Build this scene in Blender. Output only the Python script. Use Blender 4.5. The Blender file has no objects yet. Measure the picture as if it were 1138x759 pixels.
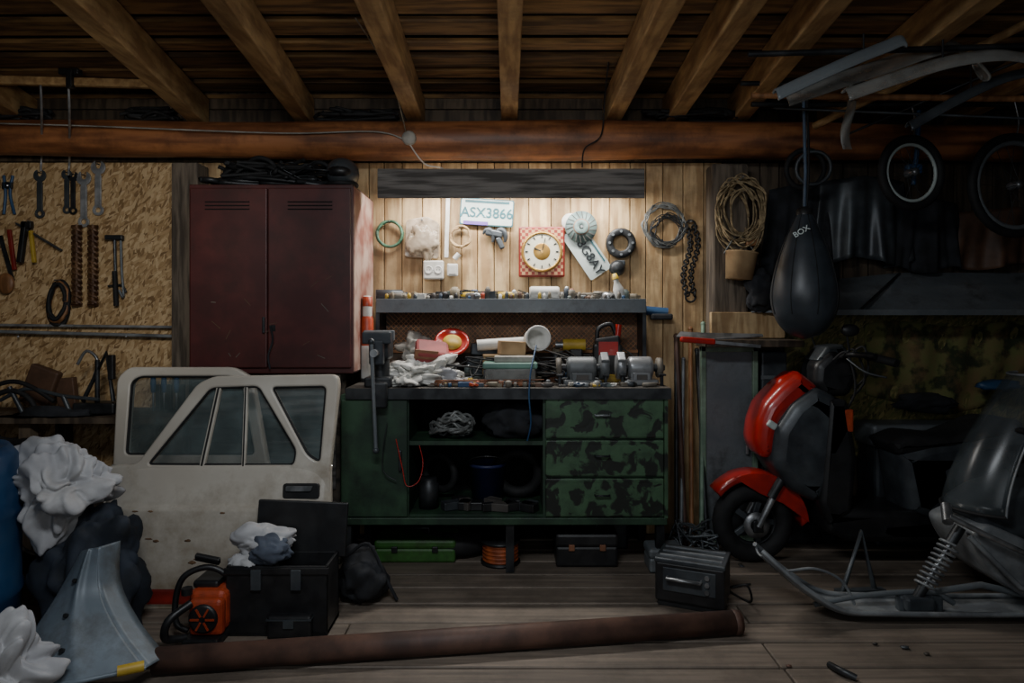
import bpy,bmesh,math,random
from mathutils import Vector,Matrix,noise,Euler
random.seed(7)
F=759.;H=1.25;CX=569.;HY=350.
V3=Vector
def P(px,py,Y): return V3(((px-CX)*Y/F,Y,H-(py-HY)*Y/F))
def FL(px,py):
    Y=H*F/(py-HY); return V3(((px-CX)*Y/F,Y,0))
def lin(c):
    def g(x):
        x/=255.
        return x/12.92 if x<=.04045 else ((x+.055)/1.055)**2.4
    return (g(c[0]),g(c[1]),g(c[2]),1)
# ---------------- materials
def M(name,c1,c2=None,scale=8,rough=.6,metal=0,bump=.15,st=(1,1,1),lo=.4,hi=.6,isl=0,dirt=0,dc=(40,32,25),ds=5,detail=6,alpha=1,emit=None,es=0,dist=0,coat=0,dz=None,dlo=.45,dhi=.68):
    m=bpy.data.materials.new(name);m.use_nodes=True
    nt=m.node_tree;N=nt.nodes;L=nt.links;b=N['Principled BSDF']
    tc=N.new('ShaderNodeTexCoord');mp=N.new('ShaderNodeMapping');mp.inputs['Scale'].default_value=st
    L.new(tc.outputs['Object'],mp.inputs['Vector'])
    vec=mp.outputs[0]
    if isl:
        ge=N.new('ShaderNodeNewGeometry')
        mu=N.new('ShaderNodeMath');mu.operation='MULTIPLY';mu.inputs[1].default_value=37.
        L.new(ge.outputs['Random Per Island'],mu.inputs[0])
        va=N.new('ShaderNodeVectorMath');va.operation='ADD';L.new(vec,va.inputs[0]);L.new(mu.outputs[0],va.inputs[1]);vec=va.outputs[0]
    n=N.new('ShaderNodeTexNoise');n.inputs['Scale'].default_value=scale;n.inputs['Detail'].default_value=detail;n.inputs['Distortion'].default_value=dist
    L.new(vec,n.inputs['Vector'])
    r=N.new('ShaderNodeValToRGB');r.color_ramp.elements[0].position=lo;r.color_ramp.elements[1].position=hi
    if c2 is None: c2=tuple(int(x*.78) for x in c1)
    r.color_ramp.elements[0].color=lin(c2);r.color_ramp.elements[1].color=lin(c1)
    L.new(n.outputs['Fac'],r.inputs['Fac']);col=r.outputs['Color']
    if isl:
        mr=N.new('ShaderNodeMapRange');mr.inputs[3].default_value=1-isl;mr.inputs[4].default_value=1+isl*.6
        L.new(ge.outputs['Random Per Island'],mr.inputs[0])
        hs=N.new('ShaderNodeHueSaturation');L.new(mr.outputs[0],hs.inputs['Value']);L.new(col,hs.inputs['Color']);col=hs.outputs[0]
    if dirt:
        n2=N.new('ShaderNodeTexNoise');n2.inputs['Scale'].default_value=ds;n2.inputs['Detail'].default_value=8;n2.inputs['Roughness'].default_value=.7
        L.new(tc.outputs['Object'],n2.inputs['Vector'])
        r2=N.new('ShaderNodeValToRGB');r2.color_ramp.elements[0].position=dlo;r2.color_ramp.elements[1].position=dhi
        r2.color_ramp.elements[0].color=(0,0,0,1);r2.color_ramp.elements[1].color=(dirt,dirt,dirt,1)
        L.new(n2.outputs['Fac'],r2.inputs[0]);fac=r2.outputs[0]
        if dz:
            sx=N.new('ShaderNodeSeparateXYZ');L.new(tc.outputs['Object'],sx.inputs[0])
            m2=N.new('ShaderNodeMapRange');m2.inputs[1].default_value=dz[0];m2.inputs[2].default_value=dz[1];m2.inputs[3].default_value=.28;m2.inputs[4].default_value=-.06
            L.new(sx.outputs[2],m2.inputs[0]);ad=N.new('ShaderNodeMath');ad.operation='ADD';L.new(n2.outputs['Fac'],ad.inputs[0]);L.new(m2.outputs[0],ad.inputs[1]);L.new(ad.outputs[0],r2.inputs[0])
        mx=N.new('ShaderNodeMixRGB');mx.inputs[2].default_value=lin(dc);L.new(fac,mx.inputs[0]);L.new(col,mx.inputs[1]);col=mx.outputs[0]
    L.new(col,b.inputs['Base Color'])
    b.inputs['Roughness'].default_value=rough;b.inputs['Metallic'].default_value=metal
    if coat:b.inputs['Coat Weight'].default_value=coat
    if alpha<1:b.inputs['Alpha'].default_value=alpha
    if emit:
        b.inputs['Emission Color'].default_value=lin(emit);b.inputs['Emission Strength'].default_value=es
    if bump:
        bp=N.new('ShaderNodeBump');bp.inputs['Strength'].default_value=bump;bp.inputs['Distance'].default_value=.01
        L.new(n.outputs['Fac'],bp.inputs['Height']);L.new(bp.outputs[0],b.inputs['Normal'])
    return m
def osb(name,cols):
    m=bpy.data.materials.new(name);m.use_nodes=True
    nt=m.node_tree;N=nt.nodes;L=nt.links;b=N['Principled BSDF']
    tc=N.new('ShaderNodeTexCoord')
    def lay(rot,sc):
        mp=N.new('ShaderNodeMapping');mp.inputs['Rotation'].default_value=(0,rot,0)
        mp2=N.new('ShaderNodeMapping');mp2.inputs['Scale'].default_value=sc
        v=N.new('ShaderNodeTexVoronoi');v.inputs['Scale'].default_value=1
        L.new(tc.outputs['Object'],mp.inputs[0]);L.new(mp.outputs[0],mp2.inputs[0]);L.new(mp2.outputs[0],v.inputs['Vector'])
        s=N.new('ShaderNodeSeparateColor');L.new(v.outputs['Color'],s.inputs[0]);return s
    a=lay(.5,(20,1,75));c=lay(-.6,(66,1,22));d=lay(1.4,(28,1,85))
    def gt(o,t):
        g=N.new('ShaderNodeMath');g.operation='GREATER_THAN';g.inputs[1].default_value=t;L.new(o,g.inputs[0]);return g.outputs[0]
    def mix(f,x,y):
        k=N.new('ShaderNodeMixRGB');L.new(f,k.inputs[0]);L.new(x,k.inputs[1]);L.new(y,k.inputs[2]);return k.outputs[0]
    o=mix(gt(c.outputs[1],.6),mix(gt(a.outputs[1],.5),a.outputs[0],c.outputs[0]),d.outputs[0])
    r=N.new('ShaderNodeValToRGB');e=r.color_ramp.elements
    e[0].position=0;e[0].color=lin(cols[0]);e[1].position=1;e[1].color=lin(cols[-1])
    for i,cc in enumerate(cols[1:-1]):
        x=e.new((i+1)/(len(cols)-1));x.color=lin(cc)
    L.new(o,r.inputs[0])
    L.new(r.outputs[0],b.inputs['Base Color']);b.inputs['Roughness'].default_value=.7
    bp=N.new('ShaderNodeBump');bp.inputs['Strength'].default_value=.2;bp.inputs['Distance'].default_value=.003
    L.new(o,bp.inputs['Height']);L.new(bp.outputs[0],b.inputs['Normal'])
    return m
def checker(name,a,b_,sc):
    m=bpy.data.materials.new(name);m.use_nodes=True;N=m.node_tree.nodes;L=m.node_tree.links
    tc=N.new('ShaderNodeTexCoord');c=N.new('ShaderNodeTexChecker');c.inputs['Scale'].default_value=sc
    mp=N.new('ShaderNodeMapping');mp.inputs['Location'].default_value=(.003,.5,.003);mp.inputs['Scale'].default_value=(1,0,1)
    L.new(tc.outputs['Object'],mp.inputs[0])
    c.inputs['Color1'].default_value=lin(a);c.inputs['Color2'].default_value=lin(b_)
    L.new(mp.outputs[0],c.inputs[0]);L.new(c.outputs[0],N['Principled BSDF'].inputs['Base Color']);return m

pine=M('pine_plank',(202,172,128),(160,128,88),6,.65,st=(5,5,.7),isl=.3,dirt=.7,dc=(98,76,52),ds=3,bump=.2)
darkplank=M('dark_plank',(92,78,62),(56,46,36),6,.75,st=(5,5,.7),isl=.4,bump=.2)
osbm=osb('osb_board',[(122,92,58),(162,130,88),(186,154,110),(208,180,138),(172,140,96)])
osbg=osb('osb_mossy',[(64,62,34),(122,112,66),(80,90,46),(150,136,86),(54,56,30)])
flo=M('floor_plank',(128,115,102),(92,83,74),4,.65,st=(.5,10,4),lo=.3,hi=.7,isl=.25,dirt=.75,dc=(58,50,43),ds=2.2,bump=.15)
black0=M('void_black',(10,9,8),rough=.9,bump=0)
rafm=M('rafter_wood',(190,154,104),(150,114,72),5,.7,st=(6,.8,6),isl=.2,dirt=.6,dc=(90,66,42),ds=4,bump=.2)
roofm=M('roof_board',(138,104,62),(88,64,38),5,.8,st=(.8,6,6),isl=.45,bump=.2)
logm=M('log_varnish',(168,108,66),(118,72,44),4,.5,st=(.5,5,5),dirt=.8,dc=(72,44,30),ds=4,bump=.25)
postm=M('weathered_post',(112,100,86),(70,61,52),6,.85,st=(6,6,.6),bump=.5)
greyboard=M('greyed_board',(116,112,108),(68,65,62),6,.8,st=(.6,6,8),bump=.4)
locker=M('locker_red_paint',(84,36,33),(66,26,25),5,.5,dirt=.75,dc=(48,26,22),ds=4,bump=.04)
lockside=M('locker_side_worn',(176,150,136),(126,74,62),6,.6,lo=.38,hi=.6,bump=.1)
greenp=M('green_chipped_paint',(68,98,70),(28,31,26),12,.5,lo=.455,hi=.50,bump=.3,detail=12,dirt=.6,dc=(30,38,32),ds=7,dist=.6)
greenp2=M('green_cabinet_paint',(48,76,54),(32,50,38),6,.5,dirt=.8,dc=(22,27,23))
benchwood=M('bench_top_grimy',(84,76,66),(44,40,36),8,.6,st=(1,5,5),bump=.3)
darkmetal=M('dark_metal',(66,68,70),(42,43,45),10,.45,.6,bump=.1)
steel=M('steel',(176,178,180),(118,120,122),12,.38,.8,bump=.05)
greymetal=M('grey_painted_metal',(148,152,154),(112,116,120),8,.45,.2,dirt=.5)
blackp=M('black_plastic',(30,31,33),(20,20,22),14,.42,bump=.08,dirt=.4,dc=(52,50,48))
blackr=M('black_rubber',(26,26,27),(16,16,17),20,.75,bump=.1)
darkcloth=M('dark_cloth',(40,42,47),(24,25,28),10,.9,bump=.3)
white=M('white_plastic',(214,212,206),(184,182,174),8,.5,bump=.03)
cloth=M('white_cloth',(192,192,193),(164,164,167),5,.7,bump=.08,dirt=.5,dc=(126,122,118),ds=3)
cream=M('car_cream_paint',(200,194,182),(184,176,163),3,.4,dirt=.85,dc=(122,104,80),ds=3.5,bump=.02,coat=.3,dz=(-.6,.25),dlo=.5,dhi=.82)
redp=M('red_paint',(190,36,28),(156,28,22),6,.3,bump=.02,coat=.5,dirt=.3)
darkred=M('dark_red_stripe',(150,40,30),(104,28,22),6,.45,dirt=.4)
orange=M('orange_plastic',(200,78,40),(160,56,26),8,.45,dirt=.6)
yellow=M('yellow_plastic',(200,168,60),(164,134,42),8,.5,dirt=.3)
bluep=M('blue_plastic',(40,84,126),(28,62,98),5,.45,dirt=.5,dc=(60,70,80))
bluegrey=M('fender_bluegrey',(116,128,138),(90,101,110),3,.45,.1,dirt=.85,dc=(68,65,60),ds=5)
rust=M('rusty_pipe',(104,76,64),(74,54,47),6,.6,.15,dirt=.5,dc=(50,42,38),ds=9,bump=.3)
teal=M('plate_teal',(40,98,108),rough=.5,bump=0)
platew=M('plate_white',(190,200,196),(170,182,178),6,.4,bump=.03)
plateblk=M('plate_letters',(30,36,40),rough=.5,bump=0)
purple=M('plate_purple',(110,80,160),rough=.5,bump=0)
goldish=M('clock_gold',(190,150,80),(150,112,50),8,.3,.5)
chk=checker('clock_checker',(130,46,36),(186,142,102),55)
glass=M('dark_glass',(120,135,135),rough=.06,alpha=.28,bump=0)
plasticfilm=M('plastic_film',(170,170,164),(140,138,132),9,.3,alpha=.5,bump=.3)
shield=M('smoked_windshield',(92,100,104),rough=.22,alpha=.3,bump=0)
rope=M('rope_fibre',(164,144,110),(118,100,72),40,.9,bump=.4)
wirem=M('grey_wire',(128,130,128),(90,92,90),20,.5,.3)
greenwire=M('green_hose',(70,110,84),(48,78,60),20,.5)
mint=M('mint_paint',(132,156,134),(100,124,106),6,.5,dirt=.6,dc=(70,64,50))
cardb=M('cardboard',(170,142,104),(142,114,80),8,.8)
woodh=M('tool_handle_wood',(150,104,66),(110,74,44),8,.5,st=(4,4,.8))
sawwood=M('auger_brown',(112,80,52),(78,52,34),9,.6,.2)
mesho=M('rusty_mesh',(186,130,84),(140,92,56),14,.6,.2)
meshb=M('mesh_backing',(104,80,58),(74,56,40),20)
camo=M('camo_cloth',(110,112,66),(50,56,34),9,.95,lo=.46,hi=.54,dirt=.9,dc=(128,102,70),ds=7,bump=.3)
copper=M('orange_cable',(180,92,48),(134,64,32),12,.5)
greencase=M('bright_green_case',(58,112,46),(42,84,32),6,.5,dirt=.8)
tubem=M('lamp_tube',(255,250,240),emit=(255,248,236),es=9,bump=0)
discm=M('abrasive_disc',(120,140,136),(86,104,102),18,.6,.2)
paleski=M('ski_pale',(128,134,136),(96,102,106),5,.35,bump=.03,dirt=.6,dc=(66,70,72))
graphite=M('graphite_paint',(82,88,92),(56,60,65),6,.4,.3,dirt=.4)
leather=M('bag_leather',(54,60,66),(42,47,52),9,.4,bump=.12)
gray2=M('mid_grey_panel',(126,132,136),(98,104,108),5,.5,.2,dirt=.7)
facem=M('clock_face',(216,210,190),(204,198,174),5,.4,bump=0)
drab=[M('drab_%d'%i,c,None,9,.6,dirt=.4) for i,c in enumerate([(120,112,100),(86,82,78),(146,134,112),(104,116,112),(150,98,68),(66,78,92),(170,166,156),(98,70,52)])]

# ---------------- builder
def roundpoly(pts,r,n=5):
    out=[];k=len(pts)
    for i in range(k):
        p=V3(pts[i][:2]);a=V3(pts[i-1][:2]);b=V3(pts[(i+1)%k][:2])
        da=(a-p);db=(b-p)
        ra=min(r,da.length*.48);rb=min(r,db.length*.48)
        A=p+da.normalized()*ra;Bq=p+db.normalized()*rb
        for j in range(n+1):
            t=j/n;out.append(A*(1-t)**2+p*2*t*(1-t)+Bq*t*t)
    return out
def cat(pts,n=8,closed=False):
    pts=[V3(p) for p in pts];k=len(pts);out=[]
    rng=range(k) if closed else range(k-1)
    for i in rng:
        if closed: a,b,c,d=pts[i-1],pts[i],pts[(i+1)%k],pts[(i+2)%k]
        else: a,b,c,d=pts[max(i-1,0)],pts[i],pts[i+1],pts[min(i+2,k-1)]
        for j in range(n):
            t=j/n
            out.append(.5*((2*b)+(c-a)*t+(2*a-5*b+4*c-d)*t*t+(3*b-a-3*c+d)*t**3))
    if not closed: out.append(pts[-1])
    return out
X_=V3((1,0,0));Y_=V3((0,1,0));Z_=V3((0,0,1))
class B:
    def __init__(s,name): s.n=name;s.V=[];s.F=[];s.M=[];s.S=[];s.mats=[]
    def add(s,vs,fs,mat,sm=False):
        o=len(s.V);s.V+=[V3(v) for v in vs]
        if mat not in s.mats:s.mats.append(mat)
        k=s.mats.index(mat)
        for f in fs:
            s.F.append([o+i for i in f]);s.M.append(k);s.S.append(sm)
        return s
    def bmadd(s,bm,mat,sm,mtx=None):
        if mtx: bmesh.ops.transform(bm,matrix=mtx,verts=bm.verts)
        bm.verts.index_update()
        s.add([v.co.copy() for v in bm.verts],[[v.index for v in f.verts] for f in bm.faces],mat,sm);bm.free();return s
    def box(s,c,size,mat,rot=(0,0,0),bev=0,seg=2):
        bm=bmesh.new();bmesh.ops.create_cube(bm,size=1)
        bmesh.ops.scale(bm,vec=V3(size),verts=bm.verts)
        if bev:
            bmesh.ops.bevel(bm,geom=bm.edges[:],offset=bev,segments=seg,affect='EDGES',profile=.5)
        R=rot if isinstance(rot,Matrix) else Euler(rot).to_matrix()
        return s.bmadd(bm,mat,False,Matrix.Translation(V3(c))@R.to_4x4())
    def bb(s,a,b,mat,bev=0):
        a=V3(a);b=V3(b);return s.box((a+b)/2,[abs(b[i]-a[i]) for i in range(3)],mat,bev=bev)
    def bar(s,p0,p1,w,t,mat,up=None,bev=0):
        p0=V3(p0);p1=V3(p1);d=p1-p0;L=d.length;x=d.normalized()
        up=V3(up) if up else (Z_ if abs(x.z)<.95 else Y_)
        y=up.cross(x).normalized();z=x.cross(y)
        R=Matrix((x,y,z)).transposed()
        return s.box((p0+p1)/2,(L,w,t),mat,R,bev)
    def tube(s,pts,r,mat,n=8,closed=False,caps=True,sm=True):
        pts=[V3(p) for p in pts];k=len(pts)
        rs=r if isinstance(r,(list,tuple)) else [r]*k
        T=[]
        for i in range(k):
            if closed:d=pts[(i+1)%k]-pts[i-1]
            else:d=pts[min(i+1,k-1)]-pts[max(i-1,0)]
            T.append(d.normalized() if d.length>1e-9 else Z_)
        u=T[0].orthogonal().normalized();vs=[]
        for i in range(k):
            u=(u-T[i]*u.dot(T[i]))
            u=u.normalized() if u.length>1e-6 else T[i].orthogonal().normalized()
            w=T[i].cross(u)
            for j in range(n):
                a=2*math.pi*j/n;vs.append(pts[i]+(u*math.cos(a)+w*math.sin(a))*rs[i])
        fs=[]
        for i in range(k if closed else k-1):
            i2=(i+1)%k
            for j in range(n):
                fs.append((i*n+j,i*n+(j+1)%n,i2*n+(j+1)%n,i2*n+j))
        s.add(vs,fs,mat,sm)
        if caps and not closed:
            s.add(vs[:n],[list(range(n))[::-1]],mat);s.add(vs[-n:],[list(range(n))],mat)
        return s
    def cyl(s,p0,p1,r,mat,r1=None,n=20,caps=True):
        return s.tube([p0,p1],[r,r if r1 is None else r1],mat,n,caps=caps)
    def lathe(s,o,ax,prof,mat,n=24):
        o=V3(o);ax=V3(ax).normalized();u=ax.orthogonal().normalized();w=ax.cross(u);vs=[];fs=[]
        for (r,h) in prof:
            for j in range(n):
                a=2*math.pi*j/n;vs.append(o+ax*h+(u*math.cos(a)+w*math.sin(a))*max(r,1e-4))
        for i in range(len(prof)-1):
            for j in range(n):fs.append((i*n+j,i*n+(j+1)%n,(i+1)*n+(j+1)%n,(i+1)*n+j))
        return s.add(vs,fs,mat,True)
    def torus(s,c,ax,R,r,mat,n=32,m=8):
        c=V3(c);ax=V3(ax).normalized();u=ax.orthogonal().normalized();w=ax.cross(u)
        pts=[c+(u*math.cos(2*math.pi*i/n)+w*math.sin(2*math.pi*i/n))*R for i in range(n)]
        return s.tube(pts,r,mat,m,closed=True)
    def ball(s,c,rad,mat,amp=0,fr=4,sub=3,seed=0,rot=(0,0,0),floor=None,pull=None):
        bm=bmesh.new();bmesh.ops.create_icosphere(bm,subdivisions=sub,radius=1)
        if not isinstance(rad,(tuple,list)):rad=(rad,)*3
        R=Euler(rot).to_matrix();sd=V3((seed*7.3,seed*3.1,seed))
        for v in bm.verts:
            d=1
            if amp:
                q=v.co*fr*.25+sd
                w=V3((noise.noise(q*1.1+V3((9,0,0))),noise.noise(q*1.1+V3((0,9,0))),noise.noise(q*1.1)))*.6
                a1=abs(noise.noise((q+w)*1.3));a2=abs(noise.noise((q+w)*2.4+V3((3,3,3))))
                d=1+amp*(noise.noise(q)*.9+(math.sqrt(a1*a1+.0015)-.2)*.8+(math.sqrt(a2*a2+.001)-.15)*.35)
            o=V3((v.co.x*rad[0]*d,v.co.y*rad[1]*d,v.co.z*rad[2]*d))
            if pull:
                for (dr,k) in pull:
                    dd=max(0,v.co.dot(V3(dr).normalized()))**5;o+=V3(dr)*k*dd
            v.co=R@o+V3(c)
            if floor is not None and v.co.z<floor:v.co.z=floor
        return s.bmadd(bm,mat,True)
    def shape(s,shapes,O,U,Vv,th,mat,bev=0,sm=False):
        cu=bpy.data.curves.new('tmp','CURVE');cu.dimensions='2D';cu.fill_mode='BOTH'
        cu.extrude=max(th/2-bev,0);cu.bevel_depth=bev;cu.bevel_resolution=2;cu.offset=-bev
        for sh in shapes:
            sp=cu.splines.new('POLY');sp.points.add(len(sh)-1);sp.use_cyclic_u=True
            for i,p in enumerate(sh):sp.points[i].co=(p[0],p[1],0,1)
        return s._curve(cu,O,U,Vv,mat,sm)
    def _curve(s,cu,O,U,Vv,mat,sm=False):
        ob=bpy.data.objects.new('tmp',cu);bpy.context.scene.collection.objects.link(ob)
        dg=bpy.context.evaluated_depsgraph_get();me=bpy.data.meshes.new_from_object(ob.evaluated_get(dg))
        U=V3(U).normalized();Vv=V3(Vv).normalized();Nn=U.cross(Vv);O=V3(O)
        vs=[O+U*v.co.x+Vv*v.co.y+Nn*v.co.z for v in me.vertices]
        s.add(vs,[list(p.vertices) for p in me.polygons],mat,sm)
        bpy.data.objects.remove(ob);bpy.data.curves.remove(cu);bpy.data.meshes.remove(me);return s
    def text(s,t,O,U,Vv,size,mat,th=.002):
        cu=bpy.data.curves.new('t','FONT');cu.body=t;cu.size=size;cu.extrude=th;cu.align_x='CENTER';cu.align_y='CENTER';cu.offset=size*.01
        return s._curve(cu,O,U,Vv,mat)
    def sheet(s,fn,nu,nv,mat,th=.004):
        g=[[V3(fn(i/nu,j/nv)) for j in range(nv+1)] for i in range(nu+1)]
        vs=[];fs=[]
        def nrm(i,j):
            a=g[min(i+1,nu)][j]-g[max(i-1,0)][j];b=g[i][min(j+1,nv)]-g[i][max(j-1,0)]
            c=a.cross(b);return c.normalized() if c.length>1e-9 else Y_
        W=nv+1
        for i in range(nu+1):
            for j in range(W):vs.append(g[i][j])
        o=len(vs)
        for i in range(nu+1):
            for j in range(W):vs.append(g[i][j]+nrm(i,j)*th)
        for i in range(nu):
            for j in range(nv):
                fs.append((i*W+j,(i+1)*W+j,(i+1)*W+j+1,i*W+j+1))
                fs.append((o+i*W+j,o+i*W+j+1,o+(i+1)*W+j+1,o+(i+1)*W+j))
        for i in range(nu):
            for j in (0,nv):fs.append((i*W+j,(i+1)*W+j,o+(i+1)*W+j,o+i*W+j))
        for j in range(nv):
            for i in (0,nu):fs.append((i*W+j,i*W+j+1,o+i*W+j+1,o+i*W+j))
        return s.add(vs,fs,mat,True)
    def tangle(s,c,ext,n,r,mat,seed=0):
        rd=random.Random(seed);c=V3(c)
        for i in range(n):
            k=rd.randint(5,8)
            pts=[c+V3((rd.uniform(-1,1)*ext[0],rd.uniform(-1,1)*ext[1],rd.uniform(-1,1)*ext[2])) for _ in range(k)]
            s.tube(cat(pts,6),r,mat,6)
        return s
    def coil(s,c,ax,R,r,mat,turns=4,jit=.08,seed=0,thick=None,sq=1):
        rd=random.Random(seed);c=V3(c);ax=V3(ax).normalized()
        u=V3((1,0,0)) if abs(ax.x)<.9 else Y_
        u=(u-ax*u.dot(ax)).normalized();w=ax.cross(u);pts=[];thick=thick or r*3
        for i in range(turns*12):
            a=2*math.pi*i/12;rr=R*(1+rd.uniform(-jit,jit))
            pts.append(c+u*math.cos(a)*rr+w*math.sin(a)*rr*sq+ax*rd.uniform(-thick,thick)*.5)
        return s.tube(cat(pts,3),r,mat,6)
    def done(s):
        me=bpy.data.meshes.new(s.n)
        lo=V3([min(v[i] for v in s.V) for i in range(3)]);hi=V3([max(v[i] for v in s.V) for i in range(3)]);c=(lo+hi)/2
        me.from_pydata([v-c for v in s.V],[],s.F)
        for m in s.mats:me.materials.append(m)
        me.polygons.foreach_set('material_index',s.M);me.polygons.foreach_set('use_smooth',s.S)
        bm=bmesh.new();bm.from_mesh(me);bmesh.ops.recalc_face_normals(bm,faces=bm.faces);bm.to_mesh(me);bm.free()
        me.update()
        ob=bpy.data.objects.new(s.n,me);ob.location=c;bpy.context.scene.collection.objects.link(ob);return ob

# ================= ROOM
WY=3.9
b=B('floor');b.bb((-3.4,-1.2,-.06),(3.4,4.1,-.035),black0)
y=-1.2;rd=random.Random(3)
while y<4.05:
    w=rd.uniform(.15,.19);x=-3.4
    cuts=sorted([rd.uniform(-3,3) for _ in range(2)])
    if y>1.8: cuts=[.95+rd.uniform(-.03,.03)+(0 if rd.random()<.6 else -1.6)]
    xs=[-3.4]+cuts+[3.4]
    for i in range(len(xs)-1):
        b.box(((xs[i]+xs[i+1])/2,y+w/2,-.018+rd.uniform(-.003,0)),(xs[i+1]-xs[i]-.007,w-.012,.036),flo,bev=.004,seg=1)
    y+=w
b.done()
b=B('ceiling');b.bb((-3.5,-1.2,2.62),(3.5,4.15,2.66),black0)
y=-1.1;rd=random.Random(5)
while y<4.0:
    w=rd.uniform(.09,.15)
    b.box((0,y+w/2,2.50+rd.uniform(-.008,.008)),(6.9,w,.022),roofm,rot=(rd.uniform(-.03,.03),0,rd.uniform(-.004,.004)))
    y+=w+rd.uniform(.04,.09)
b.done()
for (xa,xb) in [(-2.75,-2.3),(-1.77,-1.5),(-1.17,-1.0),(-.54,-.49),(-.015,-.005),(.56,.55),(.90,.82),(1.27,1.10),(1.78,1.62),(2.5,2.3)]:
    b=B('rafter');sl=(xb-xa)/(3.85-2.32)
    p0=V3((xa,3.885,2.4));p1=V3((xb+sl*2.6,-.9,2.4))
    b.bar(p0,p1,.09,.155,rafm,bev=.006);b.done()
b=B('wall_back')
b.bb((-3.4,WY,0),(-1.87,WY+.03,2.12),osbm);b.bb((-3.4,WY+.03,0),(3.4,WY+.06,2.6),black0)
x=-1.87;rd=random.Random(9)
while x<1.18:
    w=rd.uniform(.085,.13);b.box((x+w/2,WY+.014,1.06),(w-.004,.028,2.12),pine,bev=.003,seg=1);x+=w
while x<3.4:
    w=rd.uniform(.1,.15);b.box((x+w/2,WY+.014,1.06),(w-.006,.026,2.12),darkplank,bev=.003,seg=1);x+=w
for k in range(3):b.box((0,WY+.014,2.2+k*.15),(6.8,.026,.145),darkplank,bev=.003,seg=1)
b.done()
b=B('wall_left');b.bb((-3.45,-1.2,0),(-3.4,4.1,2.6),darkplank);b.done()
b=B('wall_right');b.bb((3.4,-1.2,0),(3.45,4.1,2.6),darkplank);b.done()
b=B('trim_1');b.bb((1.55,3.875,.45),(3.38,3.898,1.28),osbg);b.done()
b=B('log_beam');pts=[];rs=[]
for i in range(41):
    t=i/40;x=-3.35+6.7*t
    pts.append((x,3.74+.01*math.sin(x*2),2.205-.004*x+.008*math.sin(x*1.7)));rs.append(.098+.010*math.exp(-((x)**2)/1.2)+.003*math.sin(x*5))
b.tube(pts,rs,logm,20);b.done()
b=B('wooden_post');b.box((-1.80,3.82,1.045),(.15,.14,2.09),postm,bev=.012);b.done()
b=B('wooden_post');b.box((1.195,3.80,1.04),(.2,.13,2.08),postm,bev=.015);b.done()
LY=3.60
b=B('wall_lamp_fixture')
b.bb((-.71,LY,1.868),(.70,LY+.022,2.022),greyboard,bev=.003)
for x in(-.68,.67):b.bb((x-.015,LY+.02,2.0),(x+.015,WY-.001,2.022),greyboard)
b.cyl((-.6,3.70,1.98),(.6,3.70,1.98),.014,tubem)
b.bb((-.64,3.68,1.995),(.64,3.72,2.02),white)
b.done()
b=B('power_cable')
pts=[P(-5,137,3.62),P(100,140,3.61),P(250,146,3.6),P(330,148,3.6),P(400,146,3.61),P(430,148,3.61),P(452,156,3.62)]
b.tube(cat(pts,8),.004,drab[6],6)
b.lathe(P(455,154,3.635),(0,-1,0),[(0,.035),(.03,.035),(.038,.02),(.038,0),(0,0)],drab[6])
b.tube(cat([P(455,160,3.62),P(472,182,3.63),P(495,190,3.72),P(498,222,3.88),P(497,285,3.885)],8),.004,white,6)
b.bar(P(498,218,3.88),P(496,286,3.88),.022,.008,white,up=(0,1,0))
b.done()
b=B('hanging_wire');b.tube(cat([P(677,60,3.3),P(672,110,3.6),P(668,150,3.62),P(650,165,3.62),P(647,186,3.62)],8),.004,blackr,6)
b.tube(cat([P(395,20,2.6),P(420,60,2.9),P(440,105,3.4),P(452,150,3.62)],8),.003,drab[2],6);b.done()

# ================= red locker
b=B('metal_locker');y0=3.38;xa,xb=-1.608,-.788;z0,z1=.958,1.90;xs=(297-CX)*y0/F
b.bb((xa,y0+.02,z0),(xb-.004,3.88,z1),locker,bev=.004)
b.bb((xb-.004,y0+.03,z0+.01),(xb,3.875,z1-.01),lockside)
b.bb((xa+.012,y0,z0+.03),(xs-.003,y0+.022,z1-.02),locker,bev=.005)
b.bb((xs+.003,y0,z0+.03),(xb-.012,y0+.022,z1-.02),locker,bev=.005)
for cx in((xa+xs)/2,(xs+xb)/2):
    for k in range(3):
        b.box((cx,y0-.002,z1-.085-k*.018),(.22,.006,.006),locker)
        b.box((cx,y0-.001,z1-.091-k*.018),(.22,.003,.005),black0)
b.bb((xs-.022,y0-.014,1.16),(xs-.01,y0,1.24),darkmetal,bev=.003)
b.bb((xs+.02,y0-.004,1.17),(xs+.04,y0,1.2),darkmetal)
b.tube(cat([P(300,362,y0-.01),P(303,378,y0-.02),P(298,395,y0-.015),P(300,410,y0-.012)],5),.005,darkcloth,6)
rd=random.Random(4)
for k in range(14):
    x=rd.uniform(xa+.1,xb-.08);z=rd.uniform(1.0,1.5);b.box((x,y0-.0008,z),(rd.uniform(.01,.06),.002,.003),drab[7 if k%3 else 0],rot=(0,rd.uniform(-1.2,1.2),0))
b.done()
b=B('wooden_stand');b.bb((-1.62,3.42,.0),(-.86,3.86,.955),benchwood,bev=.004)
for z in(.2,.5,.8):b.bb((-1.6,3.405,z-.12),(-.88,3.42,z+.12),greyboard,bev=.004)
b.done()
b=B('cable_tangle');b.tangle((-1.25,3.62,1.985),(.32,.13,.065),16,.010,blackr,3);b.tangle((-1.25,3.6,1.93),(.36,.16,.02),8,.013,darkmetal,4);b.tangle((-1.1,3.5,1.98),(.16,.08,.05),3,.004,darkmetal,24)
for (x,R) in((-1.30,.12),(-1.0,.09)):b.torus((x,3.58,1.98),(.3,1,.6),R*.8,.012,blackr)
b.done()
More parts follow.
